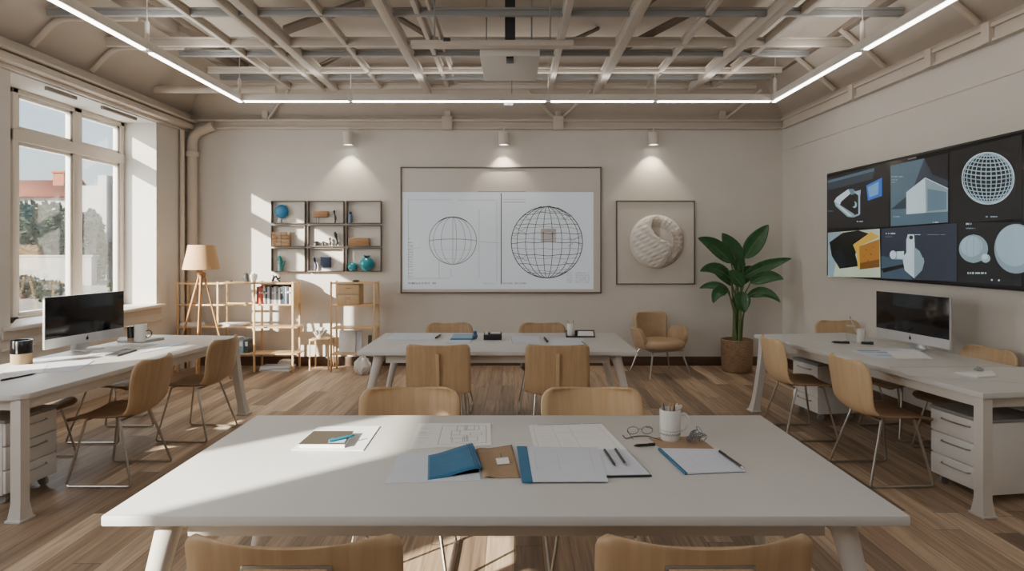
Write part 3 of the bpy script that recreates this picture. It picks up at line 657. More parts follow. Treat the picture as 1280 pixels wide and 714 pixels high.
# ------------------------------------------------------------------ helpers for flat drawings
def bw(px, py, off=0.0):                            # point on (or just before) the back wall
    return pd(px, py, WY-off)
def vline(m, a, b, y, w, mi=0):                     # thin flat stroke on an upright sheet facing the viewer, a,b = (X,Z)
    a, b = Vector((a[0], 0, a[1])), Vector((b[0], 0, b[1])); d = (b-a)
    if d.length < 1e-6: return
    n = Vector((-d.z, 0, d.x)).normalized()*w/2; e = d.normalized()*w*.3; Y = Vector((0, y, 0))
    m.add([a-e-n+Y, b+e-n+Y, b+e+n+Y, a-e+n+Y], [[0, 1, 2, 3]], mi)
def vpoly(m, pts, y, w, mi=0, closed=False):
    for i in range(len(pts)-(0 if closed else 1)): vline(m, pts[i], pts[(i+1) % len(pts)], y, w, mi)
def scribble(m, x0, x1, z, h, y, mi=0, seed=1):     # row of tiny unreadable letter strokes
    rd = random.Random(seed); x = x0
    while x < x1:
        w = h*rd.uniform(.35, .7)
        if rd.random() < .15: x += h*.5; continue
        k = rd.randint(0, 3)
        vline(m, (x, z), (x, z+h), y, h*.2, mi)
        if k != 0: vline(m, (x, z+h*rd.choice([0, .5, 1])), (x+w*.8, z+h*rd.choice([0, .5, 1])), y, h*.2, mi)
        if k > 1: vline(m, (x+w*.8, z), (x+w*.8, z+h*rd.choice([.5, 1])), y, h*.2, mi)
        x += w+h*.3
def rectz(m, x0, x1, z0, z1, y, mi=0): m.add([(x0, y, z0), (x1, y, z0), (x1, y, z1), (x0, y, z1)], [[0, 1, 2, 3]], mi)
def put(mb, name, mats, t, **k):
    o = Vector(t.location); ob = mb.build(name, mats, t, origin=o, **k); ob.location = (0, 0, 0); return ob
def frame_bars(m, x0, x1, z0, z1, y0, y1, w, bev=.002):
    m.bb(x0, x1, y0, y1, z0, z0+w, bev).bb(x0, x1, y0, y1, z1-w, z1, bev).bb(x0, x0+w, y0, y1, z0, z1, bev).bb(x1-w, x1, y0, y1, z0, z1, bev); return m

# ------------------------------------------------------------------ drawing board with the projected sheet
A, B = bw(501, 209), bw(751.5, 366.5); x0, x1, z0, z1 = A.x, B.x, B.z, A.z
t = thing('drawing_board', 'large framed board with a projected sheet of two wireframe globes', 'board', ((x0+x1)/2, WY, z0))
put(MB().bb(x0, x1, WY-.022, WY, z0, z1), 'board_panel', M['board'], t)
put(frame_bars(MB(), x0, x1, z0, z1, WY-.038, WY, .018), 'frame', M['mid_frame'], t)
C, D = bw(502.5, 240.5), bw(741.5, 361.5); yb = WY-.024
sheet = put(MB().bb(C.x+.012, D.x, yb, yb+.002, D.z, C.z), 'projected_sheet', M['proj'], t)
m = MB(); Yd = yb-.001
def g2(px, py): p = bw(px, py); return (p.x, p.z)
SX = 1/90.6
def circ(cx, cz, rx_, rz_, a0=0, a1=2*PI, n=40): return [(cx+rx_*math.cos(a0+(a1-a0)*i/n), cz+rz_*math.sin(a0+(a1-a0)*i/n)) for i in range(n+1)]
cx, cz = g2(566.2, 301); r = 29.5*SX
vpoly(m, circ(cx, cz, r, r, n=56), Yd, .009, 0); vpoly(m, circ(cx, cz, r, r, .3*PI, .7*PI), Yd, .012, 2)
for k in (.78, .52, .0, -.14+.3, -.49, -.82): vpoly(m, circ(cx, cz, r*abs(k), r, -PI/2, PI/2) if k >= 0 else circ(cx, cz, r*abs(k), r, PI/2, 3*PI/2), Yd, .0055, 0)
vpoly(m, circ(cx, cz-.01, r, r*.10, 0, PI), Yd, .008, 0)
for q in (.42, .8): h_ = math.sqrt(1-q*q); vpoly(m, circ(cx, cz-r*q, r*h_, r*.04, 0, PI), Yd, .004, 1)
cx, cz = g2(683.5, 303); r = 44.4*SX
vpoly(m, circ(cx, cz, r, r, n=64), Yd, .011, 2)
rd = random.Random(5)
for k in (.90, .66, .42, .16, -.10, -.36, -.60, -.84):
    vpoly(m, circ(cx, cz, r*abs(k), r, -PI/2, PI/2) if k >= 0 else circ(cx, cz, r*abs(k), r, PI/2, 3*PI/2), Yd, .008, 2)
for i, q in enumerate((.93, .84, .74, .62, .50, .37, .24, .11, -.03, -.17, -.31, -.45, -.59, -.72, -.84)):
    h_ = math.sqrt(max(1-q*q, 0)); bow = -.10*q+.05*math.sin(i*2.1)
    pts = [(cx+u*r*h_, cz+r*(q-bow*(1-u*u)*.8)+r*.012*math.sin(u*9+i*1.7)) for u in [j/14-1 for j in range(29)]]
    vpoly(m, pts, Yd, .0075 if i % 2 == 0 else .005, 2 if i % 2 == 0 else 0)
for i in range(9):
    a = rd.uniform(-.8, .8); q = rd.uniform(-.8, .8); s = 1 if i % 2 else -1
    h_ = math.sqrt(1-q*q)
    vpoly(m, [(cx+s*r*h_*u, cz+r*(q+.06*math.sin(u*14+i))) for u in [.6+.4*j/8 for j in range(9)]], Yd, .006, 0)
p, q = g2(676, 286), g2(695, 303); rectz(m, p[0], q[0], q[1], p[1], Yd+.0004, 3)
rectz(m, p[0], q[0], g2(676, 290)[1], p[1], Yd-.0002, 4)
vline(m, g2(626.5, 242), g2(626.5, 355), Yd, .012, 2)
vline(m, g2(598, 239.8), g2(657, 239.8), Yd-.002, .008, 0)
for a, b, mi in (((511, 250), (564, 250), 1), ((573, 250.5), (622, 250.5), 1), ((511, 250), (511, 349), 1), ((599, 262), (599, 347), 1), ((549, 325), (549, 348), 1), ((511, 348), (562, 348), 1), ((564, 336), (564, 346), 1), ((511, 310), (526, 310), 1),
                 ((599, 302), (626, 304), 1), ((629, 249.5), (657, 249.5), 1), ((629, 253), (657, 253), 0), ((621, 252), (621, 352), 1)): vline(m, g2(*a), g2(*b), Yd, .006, mi)
for i, py in enumerate((299, 304, 308, 313, 316, 319, 322, 325, 328, 331, 334, 338, 342, 346)):
    a, b = g2(510.5, py), g2(516.5 if i > 1 else 513.5+i*2, py); scribble(m, a[0], b[0], a[1], .014, Yd, 0, i)
a, b = g2(510, 355), g2(526, 355); scribble(m, a[0], b[0], a[1], .022, Yd, 2, 31)
a, b = g2(528, 355), g2(545, 355); scribble(m, a[0], b[0], a[1], .022, Yd, 2, 32)
a, b = g2(604, 355), g2(618, 355); scribble(m, a[0], b[0], a[1], .014, Yd, 1, 33)
a, b = g2(629, 355), g2(641, 355); scribble(m, a[0], b[0], a[1], .018, Yd, 0, 34)
a, b = g2(643.5, 355), g2(657, 355); scribble(m, a[0], b[0], a[1], .018, Yd, 0, 35)
for i, (xa, xb) in enumerate(((708, 715), (719, 737))):
    for k in range(5): a, b = g2(xa, 342+k*2.8), g2(xb, 342+k*2.8); scribble(m, a[0], b[0], a[1], .016, Yd, 1, 40+i*9+k)
pk = pm('pink_patch', S(206, 206, 208), .7, var=.02); pk2 = pm('pink_band', S(190, 181, 180), .7, var=.02)
dr = m.build('globe_drawings', [M['ink'], M['ink_faint'], M['ink_dark'], pk, pk2], sheet, origin=Vector(t.location)); dr.location = (0, 0, 0)

# ------------------------------------------------------------------ round relief artwork
A, B = bw(770, 251), bw(868, 355.5); x0, x1, z0, z1 = A.x, B.x, B.z, A.z
t = thing('relief_artwork', 'square framed artwork with a white textured round relief, left of the plant', 'artwork', ((x0+x1)/2, WY, z0))
put(MB().bb(x0, x1, WY-.02, WY, z0, z1), 'backing_board', M['art_board'], t)
put(frame_bars(MB(), x0, x1, z0, z1, WY-.034, WY, .013), 'frame', M['dark_frame'], t)
cc = bw(820, 302.3); Rr = .374
SW = [(-.02, 1.0), (-.20, .78), (-.26, .52), (-.16, .28), (.06, .10), (.34, .0), (.50, -.16), (.47, -.40), (.30, -.68), (.10, -1.0)]
def swx(y):                                       # x of the S-shaped ridge at height y
    for (xa, ya), (xb, yb2) in zip(SW, SW[1:]):
        if y >= yb2: f = (ya-y)/(ya-yb2); f = f*f*(3-2*f)*.5+f*.5; return xa+(xb-xa)*f
    return SW[-1][0]
def relief(u, v):
    r_ = math.sqrt(v); a = 2*PI*u; x, y = r_*math.cos(a), r_*math.sin(a)
    s = swx(y)-x; dome = .15*math.sqrt(max(1-r_*r_*.97, 0)); edge = min(1, (1-r_)/.07)
    if s > 0:                                     # raised left body with rows of scales
        t_ = 21*(y*.92-x*.40); row = math.floor(t_/PI)
        tex = .013*abs(math.sin(t_))**.7*(.55+.45*math.sin(17*(x*.92+y*.4)+row*1.6))
        h = dome+.018*min(1, s*8)+tex*edge*min(1, s*5)
    else:                                         # scooped right side rising to a ribbed rim
        d = -s; ra = math.atan2(y, x); rim = min(1, max(0, (r_-.52)/.3))
        h = dome*(.35+.65*rim)-.035*math.exp(-d*3)*min(1, d*10)
        h += (.011*max(0, math.sin(30*ra+4*r_))*rim+.006*math.sin(34*x)*math.sin(30*y)*rim)*edge
    return (cc.x+Rr*x, WY-.021-max(h, .005)*(edge if r_ < .999 else .2), cc.z+Rr*y)
m = MB(); m.grid(relief, 200, 70)
ob = put(m, 'round_relief', [M['plaster'], M['plaster_shading']], t, ang=60)
for p in ob.data.polygons:
    c = p.center+Vector(t.location); x, y = (c.x-cc.x)/Rr, (c.z-cc.z)/Rr; s = swx(y)-x; r_ = math.hypot(x, y)
    if (s < 0 and y > .18 and x < .12 and r_ < .97) or (s < -.02 and r_ > .60 and y < .35): p.material_index = 1

# ------------------------------------------------------------------ nine wall boxes and what stands in them
CXS = ((338.4, 381.2), (384.2, 429.6), (432.5, 476.2)); RYS = ((250.9, 279.6), (281.6, 308.5), (310.1, 339.8))
rn, cn = ('top', 'middle', 'bottom'), ('left', 'centre', 'right'); DB = .06; shelfz = {}
for i, (ya, yb_) in enumerate(RYS):
    for j, (xa, xb) in enumerate(CXS):
        a, b = pd(xa, ya, WY-DB), pd(xb, yb_, WY-DB); w = .011
        lab = 'thin dark open wall box, %s row, %s column of the nine' % (rn[i], cn[j])
        t = thing('wall_box', lab, 'wall shelf', ((a.x+b.x)/2, WY, b.z), 0, 'open wall boxes')
        m = frame_bars(MB(), a.x-t.location.x, b.x-t.location.x, 0, a.z-b.z, -DB, 0, w); m.build('box_frame', M['mid_frame'], t)
        shelfz[(i, j)] = b.z+w
YI = WY-.036                                         # things stand this far out
def at(px): return (px-CX)*YI/F
def zz(py, Y=YI): return CH-(py-CY)*Y/F
x, z = at(352), shelfz[(0, 0)]
t = thing('disc_sculpture', 'round blue disc sculpture on a thin stem in the top left wall box', 'sculpture', (x, YI, z))
MB().ball((0, 0, zz(264.6)-z), (.094, .04, .094), 28, 16).build('disc', M['blue_sculpt'], t)
MB().tube([(0, 0, 0), (0, 0, .05)], .006, 8).lathe([(.022, 0), (.022, .004), (0, .004)], 14, cap=False).build('stem', M['charcoal'], t)
x, z = at(401), shelfz[(0, 1)]
t = thing('wood_block_stand', 'small wooden block on two thin legs in the top centre wall box', 'sculpture', (x, YI, z))
MB().box((0, 0, .12), (.20, .06, .085), None, .01).build('block', M['walnut'], t)
for dx in (-.06, -.025): MB().tube([(dx, 0, 0), (dx, 0, .08)], .004, 6).build('leg', M['charcoal'], t)
def figurine(px, i, j, h, r, lab, mat='charcoal', bent=.01, name='stick_figurine'):
    x, z = at(px), shelfz[(i, j)]; rd = random.Random(int(px)); pts, rs = [], []
    for k in range(9): f = k/8; pts.append((bent*math.sin(f*5), 0, f*h)); rs.append(r*(1+.28*math.sin(f*11+px)))
    rs[-1] *= .5
    return tag(MB().tube(pts, rs, 8).build(name, M[mat], loc=(x, YI, z)), lab, 'figurine')
figurine(418.5, 0, 1, .175, .013, 'dark wooden stick figurine in the top centre wall box')
x, z = at(438), shelfz[(0, 2)]
t = thing('glass_bottle', 'slim grey-blue bottle with a black cap in the top right wall box', 'bottle', (x, YI, z))
MB().lathe([(0, 0), (.026, 0), (.029, .01), (.029, .095), (.018, .12)], 16).build('bottle_body', pm('grey_blue', S(96, 116, 140), .4), t)
MB().lathe([(.017, .118), (.02, .122), (.017, .15), (0, .158)], 14, cap=False).build('cap', M['black'], t)
x, z = at(352), zz(304.8)
m = MB(); rd = random.Random(3); bx0, bw_, bh = -.12, .24, .19
for r_ in range(4):
    xx = bx0
    while xx < .118:
        w = min(rd.choice([.05, .08, .12]), .12-xx); m.bb(xx+.001, xx+w-.001, -.03-rd.uniform(0, .012), .034, r_*bh/4+.001, (r_+1)*bh/4-.001, .002, mi=rd.randint(0, 1)); xx += w
tag(m.build('wood_block_relief', [M['walnut'], M['kraft']], loc=(x, YI, shelfz[(1, 0)])), 'square block of glued wooden bricks in the middle left wall box', 'sculpture')
def pot(px, i, j, r, h, lab):
    x, z = at(px), shelfz[(i, j)]
    return tag(MB().lathe([(0, 0), (r*.9, 0), (r, h*.3), (r*.75, h*.6), (r*1.02, h), (r*.85, h), (r*.7, h*.6), (0, h*.5)], 16, cap=False).build('small_pot', M['charcoal'], loc=(x, YI, z)), lab, 'pot')
pot(394.8, 1, 1, .034, .062, 'wider small dark pot in the centre wall box'); pot(404, 1, 1, .022, .060, 'narrower small dark pot in the centre wall box')
figurine(412.6, 1, 1, .115, .016, 'short brown figurine in the centre wall box', 'taupe', .003); figurine(420, 1, 1, .195, .018, 'tall dark curved figurine in the centre wall box', bent=.014)
tag(MB().bb(-.145, .145, -.03, .024, 0, .11, .006).bb(-.14, .14, -.034, -.03, .02, .09, .002).build('wood_plank_block', M['walnut'], loc=(at(448.6), YI+.01, shelfz[(1, 2)]+.0)), 'long dark wooden block in the middle right wall box', 'sculpture')
x, z = at(351), shelfz[(2, 0)]
m = MB().tube([(0, 0, 0), (0, 0, .10), (-.006, 0, .15)], [.024, .027, .02], 12).ball((-.018, 0, .165), (.03, .02, .045), 12, 8)
m.tube([(0, 0, .085), (.035, 0, .09), (.05, 0, .13), (.06, 0, .145)], [.014, .015, .015, .006], 10).tube([(0, 0, .10), (-.035, 0, .105)], [.012, .008], 8)
tag(m.build('cactus_sculpture', pm('cactus_teal', S(58, 140, 142), .5, var=.15, scale=40), loc=(x, YI, z), ang=60), 'small turquoise cactus sculpture in the bottom left wall box', 'sculpture')
figurine(394, 2, 1, .19, .014, 'dark slanted stick figurine beside the navy square in the bottom centre wall box', 'navy', .012)
tag(MB().box((0, 0, .0), (.142, .03, .142), None, .004).build('navy_square_panel', M['navy'], loc=(at(406.6), WY-.016, zz(328))), 'navy blue square panel in the bottom centre wall box', 'panel')
def vase(px, r, k, lab, stopper, Y):
    x, z = (px-CX)*Y/F, shelfz[(2, 2)]
    t = thing('round_vase', lab, 'vase', (x, Y, z)); h = r*k
    MB().lathe([(0, 0), (r*.4, 0)]+[(r*math.sin(PI*f), h*(1-math.cos(PI*f))) for f in [.14+.72*i/14 for i in range(15)]]+[(r*.34, h*1.93), (r*.3, h*1.93), (r*.28, h*1.7)], 28, cap=False).build('vase_body', M['turq'], t)
    if stopper:
        m = MB()
        for k in range(7):
            a = k*2*PI/7; m.tube([(0, 0, h*1.8), (r*.2*math.cos(a), r*.2*math.sin(a), h*2.0), (r*.42*math.cos(a), r*.42*math.sin(a), h*2.26)], [r*.06, r*.14, r*.02], 6)
        m.build('stopper', M['charcoal'], t)
vase(440.6, .066, .9, 'small round turquoise vase in the bottom right wall box', False, WY-.06)
vase(458.5, .100, .95, 'larger round turquoise vase with a dark leafy top in the bottom right wall box', True, WY-.06)

# ------------------------------------------------------------------ bamboo racks
def post(m, x, y, z0, z1, w=.024): return m.bb(x-w/2, x+w/2, y-w/2, y+w/2, z0, z1, .003)
YF, YK = 8.05, 8.30
t = thing('bamboo_rack', 'long low bamboo shelf rack with a book compartment, behind the tripod lamp', 'shelf rack', (-3.7, 8.3, 0))
PX = (-4.40, -3.875, -3.40, -2.895); ZS = (.24, .59, .885, 1.165)
for x in PX:
    for y in (YF, YK): put(post(MB(), x, y, 0, ZS[3]+.012), 'post', M['bamboo'], t)
def shelf(x0, x1, z, th=.018): put(MB().bb(x0, x1, YF-.012, YK+.012, z-th, z, .003), 'shelf', M['bamboo'], t)
shelf(PX[1], PX[3], ZS[3]); shelf(PX[2], PX[3], ZS[2]); shelf(PX[0], PX[3]+.06, ZS[1]); shelf(PX[1], PX[3]+.06, ZS[0])
for z in (ZS[3], ZS[2]):
    for y in (YF, YK): put(MB().bb(PX[0], PX[1] if z == ZS[3] else PX[2], y-.011, y+.011, z-.022, z, .003), 'rail', M['bamboo'], t)
put(MB().bb(PX[0]-.01, PX[0]+.01, YF, YK, ZS[3]-.022, ZS[3], .003), 'rail', M['bamboo'], t)
put(MB().bb(PX[3]-.008, PX[3]+.008, YF, YK, ZS[2], ZS[3]-.018, .002), 'side_panel', M['bamboo'], t)
put(MB().bb(PX[2], PX[3], YK-.004, YK+.006, ZS[2], ZS[3]-.018, .001), 'back_panel', M['bamboo'], t)
bcol = [(196, 92, 72, 'coral red'), (204, 104, 80, 'orange red'), (190, 84, 66, 'red'), (218, 206, 190, 'cream'), (62, 72, 90, 'dark navy'), (200, 198, 196, 'pale grey'), (58, 66, 80, 'slate'), (178, 148, 142, 'dusty pink'), (214, 212, 208, 'off-white'), (126, 138, 150, 'blue grey'), (222, 220, 216, 'white'), (70, 74, 80, 'charcoal'), (48, 84, 96, 'dark teal'), (142, 150, 160, 'light slate'), (36, 38, 44, 'black'), (206, 206, 206, 'silver grey')]
ords = ['first', 'second', 'third', 'fourth', 'fifth', 'sixth', 'seventh', 'eighth', 'ninth', 'tenth', 'eleventh', 'twelfth', 'thirteenth', 'fourteenth', 'fifteenth', 'sixteenth']
x = PX[2]+.022; rd = random.Random(9)
for i, (r_, g_, b_, nm) in enumerate(bcol):
    w = (PX[3]-.03-PX[2]-.022)/16; hh = rd.uniform(.215, .24); d = .2
    bt = thing('book', '%s book standing %s from the left in the bamboo rack' % (nm, ords[i]), 'book', (x+w/2, YF+.02+d/2, ZS[2]), 0, 'books in the bamboo rack')
    cv = pm('cover_'+nm.replace(' ', '_'), S(r_, g_, b_), .6, var=.05)
    MB().bb(-w/2+.0005, w/2-.0005, -d/2, -d/2+.003, 0, hh, .001).bb(-w/2+.0005, -w/2+.003, -d/2, d/2, 0, hh).bb(w/2-.003, w/2-.0005, -d/2, d/2, 0, hh).build('cover', cv, bt)
    MB().bb(-w/2+.003, w/2-.003, -d/2+.003, d/2-.004, .003, hh-.004).build('pages', M['paper'], bt)
    MB().bb(-w/2+.006, w/2-.006, -d/2-.0006, -d/2+.001, hh*.62, hh*.72).build('spine_label', M['paper'] if i % 3 else M['ink_dark'], bt)
    x += w
# things on the rack
def stone(px, Y, z, r, lab, mat, sd):
    rd = random.Random(sd); m = MB(); b = bmesh.new(); bmesh.ops.create_icosphere(b, subdivisions=2, radius=1)
    for v in b.verts: k = 1+rd.uniform(-.18, .18); v.co = Vector((v.co.x*r[0]*k, v.co.y*r[1]*k, max(v.co.z, -.75)*r[2]*k+r[2]*.75))
    m.bm(b); return tag(m.build('ornament_stone', M[mat], loc=((px-CX)*Y/F, Y, z)), lab, 'ornament')
zt_ = ZS[3]
stone(288.5, 8.25, zt_, (.022, .02, .016), 'tiny dark pebble on top of the bamboo rack', 'charcoal', 1)
stone(307.5, 8.28, zt_, (.04, .03, .07), 'dark grey pointed ornament on top of the bamboo rack', 'charcoal', 2)
stone(317, 8.3, zt_, (.05, .03, .075), 'pale pointed ornament on top of the bamboo rack', 'plaster', 3)
m = MB().tube([(-.05, 0, 0), (-.03, 0, .05), (.0, 0, .07), (.02, 0, .03), (.06, 0, .05)], [.012, .018, .014, .016, .008], 8).tube([(.02, 0, .03), (.05, 0, .0)], .01, 8).tube([(-.03, 0, .05), (-.035, 0, .085)], .01, 8)
tag(m.build('animal_figurine', M['charcoal'], loc=((345-CX)*8.28/F, 8.28, zt_+.006)), 'small dark bent figurine on the rack top above the books', 'figurine')
def flatpile(px, Y, z, n, w, d, lab0, sd, th=.014):
    rd = random.Random(sd); zc = z
    for k in range(n):
        h = th*rd.uniform(.7, 1.2)
        o = MB().bb(-w/2, w/2, -d/2, d/2, 0, h, .002).build('magazine', M[rd.choice(['paper', 'paper_cool', 'ceramic'])], loc=((px-CX)*Y/F+rd.uniform(-.02, .02), Y, zc))
        o.rotation_euler.z = rd.uniform(-.12, .12); tag(o, '%s, %s from the bottom of its pile' % (lab0, ords[k]), 'magazine', lab0+'s'); zc += h
flatpile(241, 8.18, ZS[1], 3, .24, .2, 'pale magazine behind the lamp legs', 4)
flatpile(291, 8.18, ZS[1], 3, .36, .2, 'pale magazine on the rack middle bay', 5, .011)
flatpile(346.5, 8.175, 0, 3, .40, .2, 'white magazine on the floor under the rack', 6, .022)
flatpile(357, 8.405, 0, 4, .16, .14, 'short white booklet on the floor', 8, .028)
for k, (px, w, mt, lab) in enumerate(((298.5, .07, 'paper_cool', 'white file box on the lowest shelf of the bamboo rack'), (305.5, .06, 'blue_pale', 'pale blue file box on the lowest shelf of the bamboo rack'), (312, .055, 'ink_dark', 'dark file box on the lowest shelf of the bamboo rack'))):
    X = (px-CX)*8.18/F
    bt = thing('file_box', lab, 'file box', (X, 8.18, ZS[0]))
    MB().bb(-w/2, w/2, -.1, .1, 0, .19-.01*k, .003).build('box_body', M[mt], bt); MB().bb(-w*.3, w*.3, -.102, -.1, .09, .15).build('spine_label', M['paper'], bt)
# second rack
t = thing('bamboo_rack', 'tall narrow bamboo rack with a two-drawer box, left of the drawing board', 'shelf rack', (-2.1, 8.3, 0))
QX = (-2.395, -1.83)
for x in QX:
    for y in (YF, YK): put(post(MB(), x, y, 0, 1.18), 'post', M['bamboo'], t)
for z in (.235, .575, .875, 1.165): put(MB().bb(QX[0], QX[1], YF-.012, YK+.012, z-.016, z, .003), 'shelf', M['bamboo'], t)
bt = thing('drawer_box', 'small wooden box with two drawers on the narrow rack', 'drawer box', (-2.175, 8.185, .875)); 
MB().bb(-.145, .145, -.12, .11, 0, .27, .003).build('box_body', M['oak_light'], bt)
for k in range(2):
    d = MB().bb(-.138, .138, -.132, -.12, .006+k*.132, .131+k*.132, .003).build('drawer', M['oak_light'], bt)
    MB().tube([(-.03, -.132, .09+k*.132), (-.03, -.14, .09+k*.132), (.03, -.14, .09+k*.132), (.03, -.132, .09+k*.132)], .004, 6).build('handle', M['walnut'], d)
stone(445, 8.25, 1.165, (.05, .025, .018), 'small dark ornament lying on top of the narrow rack', 'charcoal', 7)
for k, (X, w, h, mt, lab) in enumerate(((-2.22, .22, .29, 'paper', 'pale drawing board leaning on the bottom shelf of the narrow rack'), (-2.08, .1, .28, 'paper_cool', 'narrow pale panel leaning beside the drawing board on the narrow rack'), (-1.93, .05, .22, 'taupe', 'dark wooden strip leaning on the bottom shelf of the narrow rack'))):
    o = MB().bb(-w/2, w/2, -.006, .006, 0, h, .002).build('leaning_board', M[mt], loc=(X, 8.17+.02*k, .236)); o.rotation_euler.x = -.12
    tag(o, lab, 'board')
m = MB(); b = bmesh.new(); bmesh.ops.create_icosphere(b, subdivisions=3, radius=1); rd = random.Random(21)
for v in b.verts:
    k = 1+.16*math.sin(v.co.x*7+v.co.z*3)*math.cos(v.co.y*6+1)+rd.uniform(-.06, .06); s = 1-.25*max(v.co.z, 0)
    v.co = Vector((v.co.x*.11*k*s, v.co.y*.09*k*s, max(v.co.z, -.8)*.13*k+.106))
m.bm(b); tag(m.build('paper_bag', M['ceramic'], loc=(-1.95, 7.90, 0), ang=30), 'crumpled white bag on the floor before the narrow rack', 'bag')
# stool with coral
X0, X1 = (389-CX)*8.25/F, (414-CX)*8.25/F
t = thing('side_table', 'tiny bamboo side table between the two racks', 'side table', ((X0+X1)/2, 8.28, 0)); hw = (X1-X0)/2
MB().bb(-hw, hw, -.13, .13, .39, .41, .003).build('tabletop', M['bamboo'], t)
for sx in (-1, 1):
    for sy in (-1, 1): MB().bb(sx*(hw-.01)-.009, sx*(hw-.01)+.009, sy*.118-.009, sy*.118+.009, 0, .39, .002).build('leg', M['bamboo'], t)
m = MB(); rd = random.Random(14)
m.ball((0, 0, .05), (.06, .05, .05), 12, 8)
for k in range(16):
    a = rd.uniform(0, 2*PI); e = rd.uniform(.1, 1.3); d = Vector((math.cos(a)*math.cos(e), math.sin(a)*math.cos(e)*.8, math.sin(e))); L_ = rd.uniform(.07, .125)
    m.tube([Vector((0, 0, .045)), Vector((0, 0, .045))+d*L_*.6, Vector((0, 0, .045))+d*L_+Vector((0, 0, .015))], [.03, .024, .006], 7)
tag(m.build('coral_sculpture', M['plaster'], loc=((X0+X1)/2-.015, 8.24, .411), ang=50), 'white branching coral sculpture on the tiny side table', 'sculpture')

# ------------------------------------------------------------------ tripod lamp
lx, ly = (252-CX)*7.62/F, 7.62
t = thing('tripod_floor_lamp', 'wooden tripod floor lamp with a tan linen shade before the bamboo rack', 'floor lamp', (lx, ly, 0))
MB().lathe([(.215, 1.355), (.150, 1.655), (.147, 1.655), (.212, 1.355)], 36, cap=False).build('lamp_shade', M['shade'], t)
MB().tube([(0, 0, 1.30), (0, 0, 1.50)], .014, 10).lathe([(.045, 1.27), (.05, 1.28), (.05, 1.315), (.02, 1.325), (0, 1.325)], 18, cap=True).build('hub', M['tripod'], t)
MB().ball((0, 0, 1.50), (.035, .035, .05), 14, 10).build('bulb', M['ceramic'], t)
for a in (-.06, 2.02, 3.25, 4.9):
    MB().tube([(.025*math.cos(a), .025*math.sin(a), 1.29), (.37*math.cos(a), .37*math.sin(a)*.75, .0)], [.014, .011], 10).build('leg', M['tripod'], t)

# ------------------------------------------------------------------ lounge chair
t = thing('lounge_armchair', 'tan upholstered lounge chair with slim metal legs below the relief artwork', 'armchair', (1.865, 7.93, 0), math.radians(16))
def wrap(a0, a1, hfn, zlo, n=26, rt=.05):
    m = MB()
    def fn(u, v):
        a = a0+(a1-a0)*u; h = hfn(u); z = zlo+(h-zlo)*v; fl = 1+.07*(v-.2)
        return (.325*math.sin(a)*fl*(1-.10*(1-v)**2), .29*math.cos(a)*fl*(1-.1*(1-v)**2), z)
    return m.grid(fn, n, 9)
def backh(u): e = min(u, 1-u)/.14; return .775-.06*(1-min(1, e))**2
def armh(u): e = min(1, min(u, 1-u)/.25); return .60-.14*(1-e)**2
for nm, a0, a1, hf in (('backrest', -.78, .78, backh), ('armrest', .76, 2.15, armh), ('armrest', -2.15, -.76, armh)):
    ob = wrap(a0, a1, hf, .36).build(nm, M['leather'], t, solid=.055, ang=60)
    sb = ob.modifiers.new('Round', 'BEVEL'); sb.width = .022; sb.segments = 3; sb.limit_method = 'ANGLE'; sb.angle_limit = math.radians(50)
m = MB(); prof = [(0, .34), (.27, .34), (.325, .365), (.335, .40), (.315, .435), (.24, .45), (0, .44)]
vs = []
m.lathe(prof, 36, cap=False)
for i, v in enumerate(m.v): m.v[i] = Vector((v.x*.92, v.y*.95-.03, v.z))
m.build('seat_cushion', M['leather'], t, ang=60)
for sx, sy in ((-1, -1), (1, -1), (-1, 1), (1, 1)):
    MB().tube([(sx*.16, sy*.15-.02, .345), (sx*.21, sy*.19-.02, .28), (sx*.29, sy*.27-.02, 0)], [.012, .012, .009], 8).build('leg', M['chrome'], t)
MB().tube([(-.21, -.21, .325), (.21, -.21, .325), (.21, .17, .325), (-.21, .17, .325)], .012, 8, closed=True).build('seat_ring', M['chrome'], t)

# ------------------------------------------------------------------ potted plant
px_, py0 = 2.925, 8.10
t = thing('potted_plant', 'tall broad-leaved plant in a woven basket pot by the far right corner', 'plant', (px_, py0, 0))
m = MB(); m.lathe([(0, 0), (.17, 0), (.188, .02), (.20, .20), (.202, .40), (.208, .415), (.20, .425), (.185, .42), (.182, .37), (0, .36)], 40, cap=False)
p = m.build('pot', M['basket'], t, ang=60)
MB().lathe([(0, .375), (.184, .372)], 30, cap=False).build('soil', M['soil'], p)
S_L = 1/319.0
def lp(cx_, cy_, dy): return Vector(((cx_-482)*S_L+.0, dy, CH-((270+cy_/3.4)-CY)*8.1/F))
leaves = [((452, 200), (385, 120), (306, 95), 62, (-.05, -.12), 'a'), ((492, 225), (462, 140), (424, 72), 80, (0, .04), 'b'), ((515, 182), (560, 110), (622, 36), 68, (0, .05), 'c'), ((500, 262), (580, 205), (690, 180), 46, (-.05, -.16), 'd'),
          ((528, 285), (585, 240), (648, 266), 52, (-.08, -.22), 'e'), ((516, 340), (580, 296), (632, 362), 42, (-.08, -.24), 'f'), ((452, 268), (380, 200), (310, 234), 50, (-.05, -.18), 'g'), ((446, 318), (390, 280), (334, 310), 32, (-.02, .1), 'h'),
          ((432, 318), (380, 300), (362, 366), 46, (-.1, -.2), 'i'), ((498, 300), (455, 250), (435, 235), 60, (-.1, -.1), 'j'), ((488, 318), (480, 360), (492, 405), 58, (-.14, -.2), 'k'), ((482, 235), (478, 200), (478, 172), 52, (-.06, -.08), 'l'), ((490, 300), (530, 230), (570, 222), 54, (.02, .08), 'm'), ((470, 300), (420, 240), (402, 250), 40, (.05, .1), 'n')]
